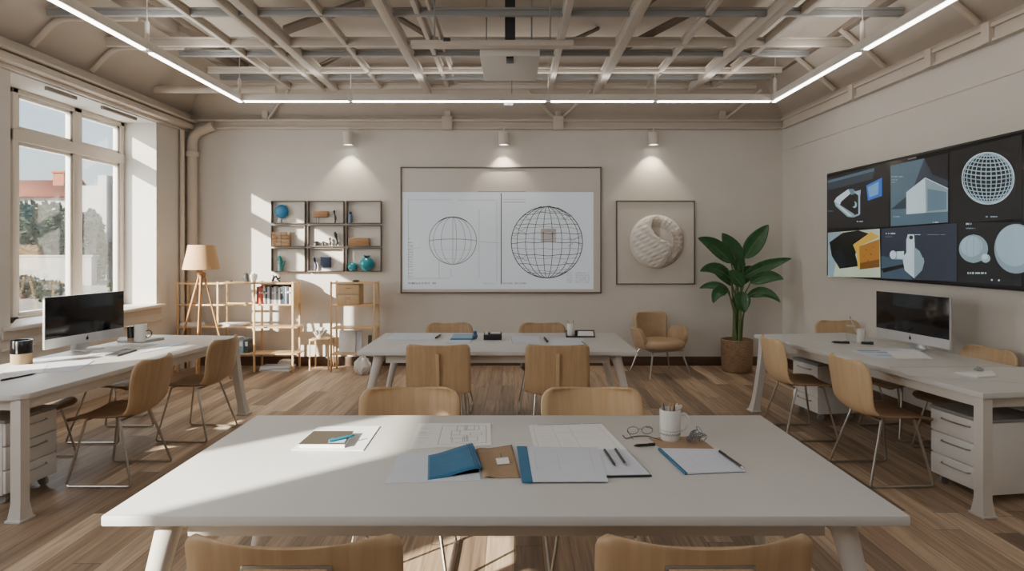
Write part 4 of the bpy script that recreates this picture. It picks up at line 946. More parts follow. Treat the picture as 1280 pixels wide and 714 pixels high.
for i, (b_, c_, e_, wd_, (d0, d1), _) in enumerate(leaves):
    B, Cc, E = lp(*b_, d0), lp(*c_, (d0+d1)/2), lp(*e_, d1); Cc = Cc*1.0
    W_ = wd_*S_L*.54
    def mid(f): return B*(1-f)**2+Cc*2*f*(1-f)+E*f*f
    def fn(u, v):
        p = mid(v); tg = (mid(min(v+.02, 1))-mid(max(v-.02, 0))).normalized()
        side = tg.cross(Vector((.15*(1 if i % 2 else -1), -1, .35))).normalized()
        prof = (math.sin(PI*min(v**.8, 1))**.75) if 0 < v < 1 else 0
        s = 2*u-1; nrm = side.cross(tg).normalized()
        return p+side*(s*W_*prof)+nrm*(abs(s)**1.4*W_*.35*prof)+nrm*.004*math.sin(v*60)*abs(s)*prof
    lf = MB().grid(fn, 8, 22).build('leaf', M['leaf'], t, ang=70, solid=.003)
    a = i*2.4; foot = Vector((.05*math.cos(a), .05*math.sin(a), .37)); q_ = Vector((foot.x*1.2+.35*(B.x-foot.x)*.6, foot.y+(B.y-foot.y)*.3, .37+(B.z-.37)*.55))
    pts = [foot, foot*.5+q_*.5, q_, q_*.4+B*.6, B]
    st = MB().tube(pts+[mid(.25), mid(.5), mid(.78)], [.016, .014, .012, .010, .008, .006, .004, .002], 8).build('stalk', M['stem'], lf)

# ------------------------------------------------------------------ wall display
def tv(px, py):
    k = (px-CX)/F; Y = (3.70+.035*WY)/(k+.035); return Vector((k*Y, Y, CH-(py-CY)*Y/F))
TVO = Vector((rx(7.24), 7.24, 0)); TA = math.atan2(-1, .035)      # local x runs along the wall towards the viewer
tvt = thing('wall_display', 'very wide black wall display showing a grid of sculpture pictures', 'display', (TVO.x, TVO.y, 1.29), TA)
TM = Matrix.Translation(tvt.location) @ Matrix.Rotation(TA, 4, 'Z'); TI = TM.inverted()
def tl(px, py): p = TI @ tv(px, py); return (p.x, p.z)
WT_, HT = 2.76, 1.20
MB().bb(0, WT_, -.075, -.005, 0, HT, .006).build('display_case', M['black'], tvt)
MB().bb(.012, WT_-.012, -.0775, -.074, .02, HT-.02).build('screen', M['black_glass'], tvt)
def em(name, c, k=.8): return glow('screen_'+name, S(*c), k)
EM = [em('black', (20, 21, 26)), em('dark_blue', (38, 46, 60)), em('slate', (74, 98, 112)), em('slate_dark', (42, 54, 66)), em('white', (190, 208, 214)), em('grey_blue', (128, 150, 158)), em('blue', (40, 100, 190)), em('cream', (176, 188, 164)),
      em('yellow', (200, 160, 66)), em('amber', (160, 108, 44)), em('ochre_dark', (112, 72, 30)), em('near_black', (12, 12, 14)), em('pale_line', (150, 176, 186)), em('mid_blue', (58, 76, 92)), em('steel', (92, 118, 132)), em('sky', (104, 150, 190))]
BK, DB_, SL, SLD, WH, GB, BL, CR, YE, AM, OC, NB, PL, MBL, ST, SKY = range(16)
class Tile:
    def __init__(s): s.m = MB(); s.k = 0
    def P(s, pts, mi):
        s.k += 1; s.m.add([(x, -.0778-.00008*s.k, z) for x, z in [tl(*p) for p in pts]], [list(range(len(pts)))], mi); return s
    def L(s, a, b, w, mi):
        s.k += 0; a, b = Vector(tl(*a)), Vector(tl(*b)); d = b-a; n = Vector((-d.y, d.x)).normalized()*w/2; y = -.0778-.00008*(s.k+1)
        s.m.add([((a-n).x, y, (a-n).y), ((b-n).x, y, (b-n).y), ((b+n).x, y, (b+n).y), ((a+n).x, y, (a+n).y)], [[0, 1, 2, 3]], mi); return s
    def E(s, cx, cy, rx_, ry_, mi, n=36): return s.P([(cx+rx_*math.cos(2*PI*i/n), cy+ry_*math.sin(2*PI*i/n)) for i in range(n)], mi)
    def T(s, x0, x1, y, h, mi, seed=0):
        rd = random.Random(seed+int(x0)); x = x0
        while x < x1:
            w = rd.uniform(.7, 1.5)
            if rd.random() > .15: s.L((x, y), (min(x+w, x1), y), h*.0105*rd.uniform(.7, 1.1), mi)
            x += w+.35
        s.k += 1; return s
    def done(s): return s.m.build('picture_tile', EM, tvt)
a = Tile().P([(1042, 222), (1121, 204), (1121, 284), (1042, 285)], BK).P([(1043, 226), (1102, 210), (1102, 216), (1058, 231), (1043, 233)], SL).P([(1043, 229), (1102, 214), (1100, 224), (1043, 238)], SLD)
a.P([(1051, 252), (1054, 247), (1069, 236.5), (1073, 241), (1060, 252), (1058, 257)], WH).P([(1051, 252), (1058, 256), (1077, 268), (1074, 272), (1068, 271), (1053, 258)], GB).P([(1053, 255), (1058, 257), (1074, 270), (1070, 270)], WH).P([(1069, 236.5), (1075, 236), (1080, 241), (1073, 244)], ST).P([(1076, 240), (1085, 237.5), (1084, 246), (1080, 243)], PL).P([(1060, 253), (1078, 244), (1080, 266), (1070, 262)], NB)
a.L((1083, 242), (1083, 268), .03, PL).L((1083, 268), (1075, 271), .02, GB).E(1077, 256, 3, 4, PL).E(1075.5, 255, 2.2, 3.4, NB).P([(1092, 232), (1112, 222), (1112, 245), (1094, 251)], BL).P([(1094, 234), (1108, 227), (1107, 243), (1096, 247)], SKY).T(1080, 1088, 277, 1.0, WH).T(1043, 1050, 264, .6, GB).done()
b = Tile().P([(1123, 207), (1196, 192), (1196, 278), (1123, 283)], SLD).P([(1123, 207), (1166, 198), (1150, 240), (1123, 262)], SL).P([(1123, 262), (1196, 258), (1196, 278), (1123, 283)], SL).P([(1166, 198), (1196, 192), (1196, 226), (1176, 218)], BK)
b.P([(1143, 241), (1167, 222.5), (1168, 266), (1143, 268)], WH).P([(1167, 222.5), (1196, 236), (1196, 264.5), (1168, 266)], GB).P([(1170, 236), (1194, 240), (1194, 262), (1170, 264)], ST).L((1143, 241), (1167, 222.5), .008, WH).L((1167, 222.5), (1196, 236), .008, WH)
b.T(1124, 1139, 221, .7, PL, 1).T(1124, 1132, 225, .6, PL, 2).T(1124, 1130, 228, .6, PL, 2).T(1125, 1135, 271, .8, PL, 3).T(1177, 1185, 278, .9, WH, 4).done()
c = Tile().P([(1198, 190), (1290, 168), (1290, 278), (1198, 278)], NB)
gx, gy, grx, gry = 1247, 223, 33, 32
for k in (.94, .84, .7, .52, .33, .12, -.08, -.28, -.48, -.66, -.82, -.93):
    sg = 1 if k >= 0 else -1
    pts = [(gx+grx*k*math.cos(f), gy-gry*math.sin(f)) for f in [-PI/2+PI*i/18 for i in range(19)]]
    for i in range(18): c.L(pts[i], pts[i+1], .009, PL)
for q in (.92, .82, .68, .54, .38, .22, .06, -.1, -.26, -.42, -.58, -.72, -.84, -.93):
    h_ = math.sqrt(1-q*q); pts = [(gx+grx*h_*u, gy-gry*(q-.13*(1-u*u)*h_)) for u in [-1+2*i/14 for i in range(15)]]
    for i in range(14): c.L(pts[i], pts[i+1], .009 if q > 0 else .007, PL if abs(q) > .2 else GB)
ring_ = [(gx+grx*math.cos(2*PI*i/40), gy-gry*math.sin(2*PI*i/40)) for i in range(41)]
for i in range(40): c.L(ring_[i], ring_[i+1], .011, WH)
c.T(1244, 1259, 271, 1.0, PL, 5).done()
d = Tile().P([(1043, 291), (1109, 286), (1110, 347), (1043, 346)], CR).P([(1043, 291), (1060, 290), (1050, 346), (1043, 346)], GB).P([(1045, 303), (1062, 291), (1082, 288), (1095, 292), (1086, 300), (1078, 318), (1082, 333), (1058, 336), (1048, 320)], NB).P([(1055, 309), (1064, 318), (1066, 333), (1058, 335), (1049, 320)], BK)
d.P([(1075, 306), (1098, 290), (1109, 296), (1083, 308)], YE).P([(1083, 308), (1109, 299), (1109, 334), (1084, 337)], AM).P([(1075, 306), (1083, 308), (1084, 337), (1081, 334), (1080, 318)], YE).E(1092, 312, .8, .8, OC, 10).E(1098, 318, 1, 1, OC, 10).E(1101, 309, .7, .7, OC, 10).E(1094, 326, .9, .9, OC, 10).E(1104, 326, .8, .8, OC, 10).E(1089, 320, .7, .7, OC, 10).P([(1084, 329), (1109, 324), (1109, 334), (1084, 337)], OC).done()
e = Tile().P([(1111, 286), (1207, 279), (1207, 352), (1111, 348)], DB_).P([(1111, 320), (1142, 326), (1150, 349.5), (1111, 348)], MBL).P([(1111, 336), (1140, 330), (1142, 334), (1114, 341)], NB).P([(1143, 300), (1145, 293), (1153, 293), (1154, 318), (1165, 323), (1165, 330), (1153, 348), (1141, 338), (1138, 322), (1143, 316)], WH)
e.P([(1153, 309), (1160, 314), (1166, 327), (1163, 338), (1153, 348)], GB).E(1149, 297, 2.6, 2.6, DB_, 14).P([(1124, 315), (1140, 314), (1140, 325), (1124, 324)], GB).E(1126, 318.5, 4.2, 5.2, WH, 18).P([(1131, 314.5), (1140, 314), (1140, 324), (1131, 323)], WH).T(1117, 1129, 292, 1.3, WH, 6).T(1117, 1124, 296, .6, PL, 6).T(1154, 1161, 293.5, .6, WH, 7).T(1170, 1194, 293.5, .4, GB, 8).done()
f = Tile().P([(1209, 279), (1290, 273), (1290, 358), (1209, 352)], NB).P([(1209, 345), (1290, 350), (1290, 358), (1209, 352)], BK).E(1228.5, 311, 18.5, 17.5, GB).E(1226, 308, 14, 13, PL)
for k in (-.5, 0, .5):
    pts = [(1228.5+18.5*k*math.cos(q), 311-17.5*math.sin(q)) for q in [-PI/2+PI*i/10 for i in range(11)]]
    for i in range(10): f.L(pts[i], pts[i+1], .006, GB)
f.k += 1; f.E(1244, 323, 6, 5.5, PL, 18).E(1243, 321, 4, 3.5, WH, 14).E(1283, 311, 28, 31, GB, 44).E(1281, 307, 24, 26, PL, 44).T(1219, 1226, 280, 1.8, WH, 9).T(1219, 1231, 285.5, 1.0, GB, 10).T(1221, 1245, 341.5, 1.6, WH, 11).E(1252, 350, 1.2, 1.2, WH, 10).E(1261, 350.5, 1.2, 1.2, WH, 10).done()
x_, z_ = tl(1150, 197); MB().bb(x_-.06, x_+.06, -.0785, -.076, HT-.045, HT-.03).build('brand_mark', M['ink'], tvt)
# ------------------------------------------------------------------ things on the tables
ZTAB = .7505
class Quad:
    """a sheet given by four corners (anticlockwise, seen from above), with strokes in its own u,v"""
    def __init__(s, corners, z, th=.0015):
        s.c = [Vector((p.x, p.y, 0)) for p in corners]; s.z = z; s.th = th; s.o = sum(s.c, Vector())/4; s.o.z = z
    def q(s, u, v): return (s.c[0]*(1-u)+s.c[1]*u)*(1-v)+(s.c[3]*(1-u)+s.c[2]*u)*v
    def slab(s, m, u0, u1, v0, v1, z0, z1, mi=0):
        P = [s.q(u0, v0), s.q(u1, v0), s.q(u1, v1), s.q(u0, v1)]
        lo = [Vector((p.x, p.y, s.z+z0)) for p in P]; hi = [Vector((p.x, p.y, s.z+z1)) for p in P]
        m.add(lo+hi, [[3, 2, 1, 0], [4, 5, 6, 7], [0, 1, 5, 4], [1, 2, 6, 5], [2, 3, 7, 6], [3, 0, 4, 7]], mi); return m
    def line(s, m, a, b, w, mi=1, h=.0003):
        A, B = s.q(*a), s.q(*b); d = B-A; n = Vector((-d.y, d.x, 0)).normalized()*w/2; z = Vector((0, 0, s.z+s.th+h))
        m.add([A-n+z, B-n+z, B+n+z, A+n+z], [[0, 1, 2, 3]], mi); return m
def px4(*pts, z=.75): return [pz(*p, z) for p in pts]
def sheet(name, label, cat, corners, z, mats, lines=(), th=.003, w=.002, group=None):
    Q = Quad(corners, z, th); m = MB(); Q.slab(m, 0, 1, 0, 1, 0, th, 0)
    for a, b, *r in lines: Q.line(m, a, b, r[0] if r else w, r[1] if len(r) > 1 else 1)
    return tag(m.build(name, mats, origin=Q.o), label, cat, group), Q
def rect_lines(u0, u1, v0, v1): return [((u0, v0), (u1, v0)), ((u1, v0), (u1, v1)), ((u1, v1), (u0, v1)), ((u0, v1), (u0, v0))]
def plan(seed):
    rd = random.Random(seed); L_ = rect_lines(.34, .94, .10, .88)
    for _ in range(9):
        u, v = rd.uniform(.38, .8), rd.uniform(.15, .75); L_ += rect_lines(u, min(u+rd.uniform(.06, .2), .93), v, min(v+rd.uniform(.08, .25), .87))
    for _ in range(10): v = rd.uniform(.1, .85); L_.append(((.04, v), (.04+rd.uniform(.08, .22), v)))
    return L_
def pen(label, a, b, mat='black', tip='chrome', r=.0048, z=ZTAB, cat='pen', name='pen', cap=True):
    A, B = Vector((a.x, a.y, z+r)), Vector((b.x, b.y, z+r)); d = (B-A); L_ = d.length
    t = thing(name, label, cat, (A.x, A.y, z), math.atan2(d.y, d.x))
    MB().tube([(0, 0, r), (.004, 0, r), (L_*.86, 0, r)], [r*.7, r, r*.95], 10).tube([(L_*.3, 0, r*2.0), (L_*.02, 0, r*2.0)], r*.22, 6).build('barrel', M[mat], t)
    MB().tube([(L_*.86, 0, r), (L_*.93, 0, r), (L_, 0, r)], [r*.9, r*.6, r*.12], 10).build('tip', M[tip], t)
    return t
Z1 = ZTAB
# near table, left pile
sheet('paper_sheet', 'white sheet lying under the sketchbook at the left of the near table', 'paper', px4((364, 563), (454, 564), (475, 533.5), (398, 534)), Z1, [M['paper']])
Q = Quad(px4((373, 561.5), (431, 561.5), (442, 545), (392, 545)), Z1+.0016, .02)
t = thing('sketchbook', 'closed sketchbook with a taupe cover at the left of the near table', 'sketchbook', Q.o)
def qput(m, name, mat, t, Q): ob = m.build(name, mat, t, origin=Q.o); ob.location = (0, 0, 0); return ob
qput(Q.slab(Q.slab(MB(), .01, .99, .01, .99, .002, .018), .0, 1, .0, 1, .0, .002), 'pages', M['paper'], t, Q)
qput(Q.slab(MB(), 0, 1, 0, 1, .018, .0205), 'cover', M['taupe'], t, Q)
qput(Q.slab(MB(), .62, .97, .08, .42, .0205, .021), 'cover_patch', M['blue_pale'], t, Q)
a, b = pz(411, 552.5, .775), pz(444, 545.5, .775); pen('teal pen lying on the taupe sketchbook', a, b, 'teal', 'teal', .006, Z1+.023)
# floor plan sheet
sheet('plan_sheet', 'white floor plan sheet lying behind the blue folder on the near table', 'drawing', px4((511, 561.5), (614, 557.5), (613, 530), (524, 530)), Z1, [M['paper'], M['ink']], plan(3), w=.0022)
# white folder sheet, blue cover, kraft
sheet('paper_sheet', 'pale sheet lying under the open blue folder on the near table', 'paper', px4((481.5, 605), (600, 601), (596, 566), (500, 568)), Z1, [M['paper_cool'], M['ink_faint']], [((.12, .3), (.32, .32)), ((.14, .5), (.34, .5))])
C4 = px4((534.5, 601.5), (603, 592), (591, 559.5), (535, 570.5)); Q = Quad(C4, Z1+.002)
def bend(u, v): p = Q.q(u, v); return (p.x, p.y, Z1+.003+.022*math.sin(PI*min(u*.62, 1))**2*(1-.25*v)*(.25+.75*u))
t = thing('blue_folder', 'open blue folder with a curled cover in the middle of the near table', 'folder', Q.o)
qput(MB().grid(bend, 18, 8), 'cover', M['blue'], t, Q).modifiers.new('Solidify', 'SOLIDIFY').thickness = .002
m = MB()
for k in range(3): m.tube([Vector(bend(.86+.05*k, v))+Vector((0, 0, .003)) for v in [i/10 for i in range(11)]], .0018, 6)
qput(m, 'elastic_band', M['blue'], t, Q)
qput(Q.slab(MB(), .03, .99, .02, .9, 0, .001), 'inner_page', M['paper_cool'], t, Q)
Q = Quad(px4((604.5, 599), (650.5, 598), (640, 557), (594.5, 564)), Z1+.002, .002)
t = thing('kraft_notebook', 'brown kraft notebook page with a small white label beside the blue folder', 'notebook', Q.o)
def kb(u, v): p = Q.q(u, v); return (p.x, p.y, Z1+.003+.008*math.exp(-((u-.12)/.16)**2))
qput(MB().grid(kb, 16, 6), 'cover', M['kraft'], t, Q).modifiers.new('Solidify', 'SOLIDIFY').thickness = .002
qput(Q.slab(MB(), .46, .80, .38, .58, .0035, .0045), 'label_tag', M['paper'], t, Q); qput(Q.line(MB(), (.62, .60), (.63, .74), .003, 0, .002), 'string', M['ink_dark'], t, Q)
# right plan sheet, pad, report
rl = rect_lines(.05, .93, .06, .93)+[((.3, .06), (.3, .93)), ((.52, .06), (.52, .93)), ((.52, .5), (.93, .5)), ((.3, .7), (.75, .7))]+[((.08, v), (.27, v)) for v in (.2, .27, .34, .41, .48, .55, .62, .7, .8)]+[((.36, v), (.46, v)) for v in (.3, .36, .42, .48)]
ob, Q = sheet('plan_sheet', 'large white plan sheet with a blue top edge right of centre on the near table', 'drawing', px4((671, 572), (788, 568), (751, 530), (661, 532.5)), Z1, [M['paper'], M['ink_faint'], M['blue']], rl+[((.12, .992), (.72, .992), .006, 2), ((.75, .995), (1.0, .995), .006, 2)], w=.0018)
Q = Quad(px4((730, 598.5), (815, 597), (783.5, 564), (722, 565)), Z1+.0032, .005)
t = thing('writing_pad', 'white writing pad with a black edge carrying two pens', 'pad', Q.o)
qput(Q.slab(MB(), 0, 1, 0, 1, 0, .003), 'backing', M['black'], t, Q); qput(Q.slab(MB(), .005, .985, .03, 1, .003, .005), 'pages', M['paper_cool'], t, Q)
pen('black pen lying on the writing pad, left of two', pz(755.5, 564, .757), pz(769.5, 585, .757), 'black', 'charcoal', .0055, Z1+.007)
pen('black pen with a metal tip on the writing pad, right of two', pz(769, 563, .757), pz(784, 585, .757), 'black', 'chrome', .0052, Z1+.007)
Q = Quad(px4((652.5, 605.5), (760, 605), (747, 562.5), (646, 561.5)), Z1+.007, .004)
t = thing('report', 'white report with a broad blue spine in the middle of the near table', 'report', Q.o)
qput(Q.slab(MB(), .1, 1, 0, 1, 0, .0035), 'pages', M['paper_cool'], t, Q); qput(Q.slab(MB(), 0, .125, -.005, 1.005, -.001, .0045), 'spine', M['blue'], t, Q)
m = MB(); 
for a, b in rect_lines(.2, .48, .3, .85)+[((.2, .55), (.48, .55)), ((.2, .7), (.48, .7)), ((.15, .93), (.3, .93)), ((.5, .93), (.9, .93)), ((.88, .2), (.88, .93))]: Q.line(m, a, b, .0016, 0, .0002)
qput(m, 'printed_lines', M['ink_faint'], t, Q)
# mug group
pen('black pen lying left of the pencil mug on the near table', pz(819, 557.5), pz(792, 559), 'black', 'charcoal', .006)
Q = Quad(px4((827.5, 562), (893.5, 562), (872, 546), (811, 548)), Z1, .002)
tag(Q.slab(MB(), 0, 1, 0, 1, 0, .002).build('kraft_card', M['kraft'], origin=Q.o), 'brown kraft card lying under the pencil mug', 'card')
def mug(label, c, r, h, rim=True, handle=None, mat='ceramic', z0=.75):
    t = thing('pencil_mug', label, 'mug', (c.x, c.y, z0))
    MB().lathe([(0, 0), (r*.86, 0), (r*.93, .006), (r*.97, h*.3), (r, h-.003), (r*.98, h), (r*.92, h), (r*.90, h*.3), (r*.8, .012), (0, .010)], 32, cap=False).build('mug_body', M[mat], t)
    if handle is not None:
        ca, sa = math.cos(handle), math.sin(handle)
        pts = [Vector((ca*d, sa*d, z)) for d, z in ((r*.96, h*.82), (r*1.35, h*.86), (r*1.72, h*.72), (r*1.74, h*.55), (r*1.45, h*.36), (r*.96, h*.28))]
        MB().tube(catmull(pts, 5), .0058, 8).build('handle', M[mat], t)
    return t
mc = pz(837.5, 550); mt = mug('white faceted mug holding pencils on the near table', mc, .046, .135, handle=-.12, z0=Z1+.0025)
m = MB()
for k in range(22):
    a = -PI*.95+k*PI*.9/22; zc = .030+.002*math.sin(k*3)
    m.box((.0452*math.cos(a), .0452*math.sin(a), zc), (.0012, .0035, .006), (0, 0, a))
m.lathe([(.0455, .044), (.0458, .045), (.0455, .046)], 32, cap=False); m.build('band_marks', M['ink'], mt)
def pencil(c, off, lean, L_, mat, label, tip='walnut', z0=.765, r=.0036, cat='pencil'):
    t = thing('pencil', label, cat, (c.x+off[0], c.y+off[1], z0)); d = Vector((lean[0], lean[1], 1)).normalized()
    MB().tube([(0, 0, 0), d*L_*.9], r, 6).build('shaft', M[mat], t); MB().tube([d*L_*.9, d*L_], [r, r*.2], 6).build('tip', M[tip], t)
pencil(mc, (-.018, 0), (-.13, 0), .165, 'kraft', 'tan pencil leaning left in the white faceted mug', 'walnut')
for k, (ox, oy, lx_, ly_, L_, mat, nm) in enumerate(((-.01, .012, -.10, .05, .15, 'ink_dark', 'slim dark pencil'), (-.004, -.01, -.05, -.02, .145, 'alu', 'silver pen'), (.006, .01, 0, .05, .15, 'kraft', 'upright tan pencil'), (.012, -.006, .04, 0, .15, 'charcoal', 'charcoal pen'), (.004, -.016, .03, -.05, .16, 'walnut', 'brown brush handle'), (.018, .004, .10, .0, .148, 'ceramic', 'thick white marker'))):
    pencil(mc, (ox, oy), (lx_, ly_), L_, mat, nm+' standing in the white faceted mug', 'chrome' if mat == 'alu' else mat, r=.0036 if mat != 'ceramic' else .007)
m = MB().prism([(-.012, 0), (.02, .006), (.022, .024), (-.008, .02)], -.004, .004, M=Matrix.Rotation(.2, 4, 'Z') @ Matrix.Rotation(PI/2, 4, 'X'), bev=.001)
m.tube([(0, 0, .005), (-.012, 0, -.11)], .003, 6)
tag(m.build('brush', M['ceramic'], loc=(mc.x+.032, mc.y, .883)), 'white flat-headed brush leaning right in the white faceted mug', 'brush')
# glasses
gc = pz(801, 544); t = thing('eyeglasses', 'thin wire eyeglasses lying left of the pencil mug', 'glasses', (gc.x, gc.y, Z1), .1)
for s in (-1, 1):
    ringp = [(s*.034+.026*math.cos(a), .012, .018+.017*math.sin(a)) for a in [2*PI*i/20 for i in range(20)]]
    MB().tube(ringp, .0014, 6, closed=True).build('lens_rim', M['ink_dark'], t)
    MB().tube([(s*.060, .012, .022), (s*.062, -.04 if s < 0 else .06, .014), (s*.058, -.07 if s < 0 else .10, .004)], .0014, 6).build('temple', M['taupe'], t)
MB().tube([(-.009, .012, .022), (0, .010, .026), (.009, .012, .022)], .0014, 6).build('bridge', M['ink_dark'], t)
cd = [pz(*p) for p in ((778.5, 545), (783, 549), (793, 546.5), (808, 546), (820, 549.5), (828, 552))]
tag(MB().tube([(p.x, p.y, Z1+.0025) for p in catmull([tuple(q) for q in cd], 6)], .0022, 6).build('cord', M['taupe']), 'thin taupe cord looping left of the pencil mug', 'cord')
wc = pz(871, 555); rd = random.Random(17); m = MB()
for k in range(24):
    a, e, tw = rd.uniform(0, 2*PI), rd.uniform(0, 1.2), rd.uniform(0, 2*PI); c = Vector((.034*math.cos(a)*math.cos(e), .026*math.sin(a)*math.cos(e), .010+.055*math.sin(e)*rd.uniform(.3, 1)))
    n1 = Vector((rd.gauss(0, 1), rd.gauss(0, 1), rd.gauss(0, 1))).normalized(); n2 = n1.orthogonal().normalized(); n3 = n1.cross(n2)
    pts = [c+n2*.020*math.cos(q)+n3*.010*math.sin(q) for q in [2*PI*i/12 for i in range(12)]]
    for p in pts: p.z = max(p.z, .002)
    m.tube(pts, .0016, 5, closed=True)
tag(m.build('wire_tangle', pm('dark_wire', S(134, 134, 136), .35, .6), loc=(wc.x, wc.y, Z1+.002), ang=60), 'small tangled pile of wire clips right of the pencil mug', 'wire clips')
Q = Quad(px4((856, 594), (932, 590.5), (899.5, 563.5), (822.5, 562.5)), Z1, .008)
t = thing('blue_edged_notebook', 'white notebook with a dark blue left edge at the right of the near table', 'notebook', Q.o)
qput(Q.slab(MB(), .02, 1, 0, 1, .002, .007), 'pages', M['paper_cool'], t, Q); qput(Q.slab(MB(), 0, 1, -.003, 1.0, 0, .002), 'back_cover', M['ink_dark'], t, Q); qput(Q.slab(MB(), 0, .045, 0, 1, .0, .0075), 'spine', M['blue'], t, Q)
m = MB()
for a, b in rect_lines(.34, .82, .22, .92)+[((.5, .9), (.72, .88)), ((.4, .6), (.75, .5)), ((.4, .4), (.8, .4))]: Q.line(m, a, b, .0016, 0, -.0008)
qput(m, 'printed_lines', M['ink_faint'], t, Q)
pen('black and silver pen lying at the right edge of the blue-edged notebook', pz(899, 565, .76), pz(932.5, 588.5, .76), 'black', 'chrome', .0055, Z1+.0075)

# middle table
def flat(px0, px1, py0, py1, z=.75, sk=0): return px4((px0, py1), (px1, py1), (px1+sk, py0), (px0+sk, py0), z=z)
sheet('paper_sheet', 'wide white sheet at the left end of the middle table', 'paper', flat(484, 545, 418, 425.5, sk=6), Z1, [M['paper_cool'], M['ink']], [((.0, .02), (.98, .02), .006)])
pen('black marker at the corner of the left sheet on the middle table', pz(544.5, 424), pz(551, 419.5), 'black', 'charcoal', .009, Z1+.0016, 'marker', 'marker')
Q = Quad(flat(558, 588, 419, 429, sk=6), Z1, .012); t = thing('blue_notebook', 'pale blue notebook on the middle table, left of the black box', 'notebook', Q.o)
qput(Q.slab(MB(), 0, 1, 0, 1, 0, .008), 'pages', M['paper_cool'], t, Q); qput(Q.slab(MB(), .1, 1, .3, 1, .008, .012), 'cover', M['blue_pale'], t, Q); qput(Q.slab(MB(), .1, 1, .26, .42, .008, .013), 'spine', M['blue'], t, Q)
c = pz(593.5, 424); m = MB().ball((0, 0, .03), (.028, .028, .03), 14, 8).lathe([(.018, .05), (.02, .055), (.016, .075), (0, .08)], 12, cap=False)
tag(m.build('ink_bottle', pm('slate_ink', S(70, 96, 122), .25), loc=(c.x, c.y, Z1), ang=50), 'small slate blue ink bottle beside the pale blue notebook', 'bottle')
c = pz(616, 424.5); t = thing('organiser_box', 'low black desk organiser box on the middle table', 'organiser', (c.x, c.y, Z1))
m = MB().bb(-.085, .085, -.04, .06, 0, .012, .002).bb(-.085, .085, -.04, -.034, .012, .05, .002).bb(-.085, .085, .054, .06, .012, .06, .002).bb(-.085, -.079, -.034, .054, .012, .05, .002).bb(.079, .085, -.034, .054, .012, .05, .002); m.build('tray', M['black'], t)
MB().bb(-.03, .076, -.028, .048, .012, .058, .004).build('insert', M['charcoal'], t); MB().bb(-.02, .07, -.02, .03, .058, .063).build('insert_label', M['paper'], t); MB().bb(-.074, -.045, -.02, .04, .012, .066, .003).build('eraser_block', M['ceramic'], t)
sheet('paper_sheet', 'white sheet left of the black marker on the middle table', 'paper', flat(640, 676, 421, 429.5, sk=-3), Z1, [M['paper_cool'], M['ink']], [((.02, 0.02), (.03, .98), .005), ((.05, .05), (.65, .05), .005)])
pen('black marker lying between two sheets on the middle table', pz(684.5, 428.5), pz(680, 422.5), 'black', 'charcoal', .009, Z1, 'marker', 'marker')
sheet('paper_sheet', 'white sheet right of the black marker on the middle table', 'paper', flat(690, 733, 423, 432, sk=-4), Z1, [M['paper_cool'], M['ink_faint']], [((.2, .4), (.3, .6)), ((.5, .3), (.8, .3))])
pen('thin grey pen at the right edge of the sheets on the middle table', pz(734, 433), pz(726.5, 427.5), 'ink', 'ink', .005, Z1+.002)
Q = Quad(flat(707.5, 744, 414, 422, sk=-1), Z1, .006); m = MB(); Q.slab(m, 0, 1, 0, 1, 0, .004)
for r_ in ((0, 1, 0, .05), (0, 1, .95, 1), (0, .02, 0, 1), (.98, 1, 0, 1)): Q.slab(m, *r_, .004, .012)
m2 = MB()
tag(m.build('black_tray', M['black'], origin=Q.o), 'thin black tray under the pencil mug on the middle table', 'tray')
Q2 = Quad(px4((722, 421), (742, 421), (741, 415), (723, 415)), Z1+.0045); tag(Q2.slab(MB(), 0, 1, 0, 1, 0, .003).build('paper_pad', M['paper'], origin=Q2.o), 'white note pad lying in the black tray', 'pad')
mc2 = pz(713.8, 420); mug('tall white mug holding pens on the middle table', mc2, .040, .118, z0=Z1+.0045)
for k, (ox, lx_, mat, nm) in enumerate(((-.012, -.16, 'ink', 'grey pencil leaning left'), (.0, -.02, 'alu', 'silver pencil upright'), (.012, .08, 'kraft', 'tan pencil leaning right'))): pencil(mc2, (ox, 0), (lx_, 0), .145, mat, nm+' in the mug on the middle table', mat)
c = pz(720, 421); tag(MB().bb(-.012, .012, -.008, .008, 0, .055, .003).build('black_clip', M['black'], loc=(c.x, c.y, Z1+.0045)), 'small black upright clip right of the mug on the middle table', 'clip')

# left desk
c = pz(27, 455.5)
t = thing('desk_cup', 'wide pencil cup with a glossy black top and wooden base on the left desk', 'cup', (c.x, c.y, Z1), .2); r_ = .068
MB().lathe([(0, 0), (r_*.94, 0), (r_*.97, .004), (r_*.985, .085)], 32, cap=False).build('wooden_base', M['kraft'], t)
MB().lathe([(r_, .083), (r_, .178), (r_*.98, .180), (r_*.9, .180), (r_*.9, .09), (0, .088)], 32, cap=False).build('black_sleeve', M['black_glass'], t)
MB().box((.004, -r_*.99, .13), (.011, .006, .085), (0, 0, 0), .002).build('metal_strip', M['chrome'], t)
pen('slim black fountain pen on the near end of the left desk', pz(1, 477), pz(46, 468), 'black', 'charcoal', .006)
sheet('paper_sheet', 'pale sheet lying in front of the left computer', 'paper', px4((46, 466.5), (96, 464), (118, 451), (62, 452)), Z1, [M['paper_cool'], M['ink_faint']], [((.2, .3), (.6, .34))])
sheet('paper_sheet', 'white sheet beside the pencil cup on the left desk', 'paper', px4((2, 468), (52, 467), (60, 456), (14, 457)), Z1+.0016, [M['paper']])
sheet('paper_sheet', 'white sheet between the left computer and the black phone', 'paper', px4((110, 446), (150, 438), (158, 431), (118, 435)), Z1, [M['paper'], M['blue']], [((.1, .9), (.5, .9), .006)])
Q = Quad(px4((131, 445.5), (147, 446), (171, 438.5), (157, 437.5)), Z1, .012); t = thing('black_phone', 'black slab phone lying on the left desk', 'phone', Q.o)
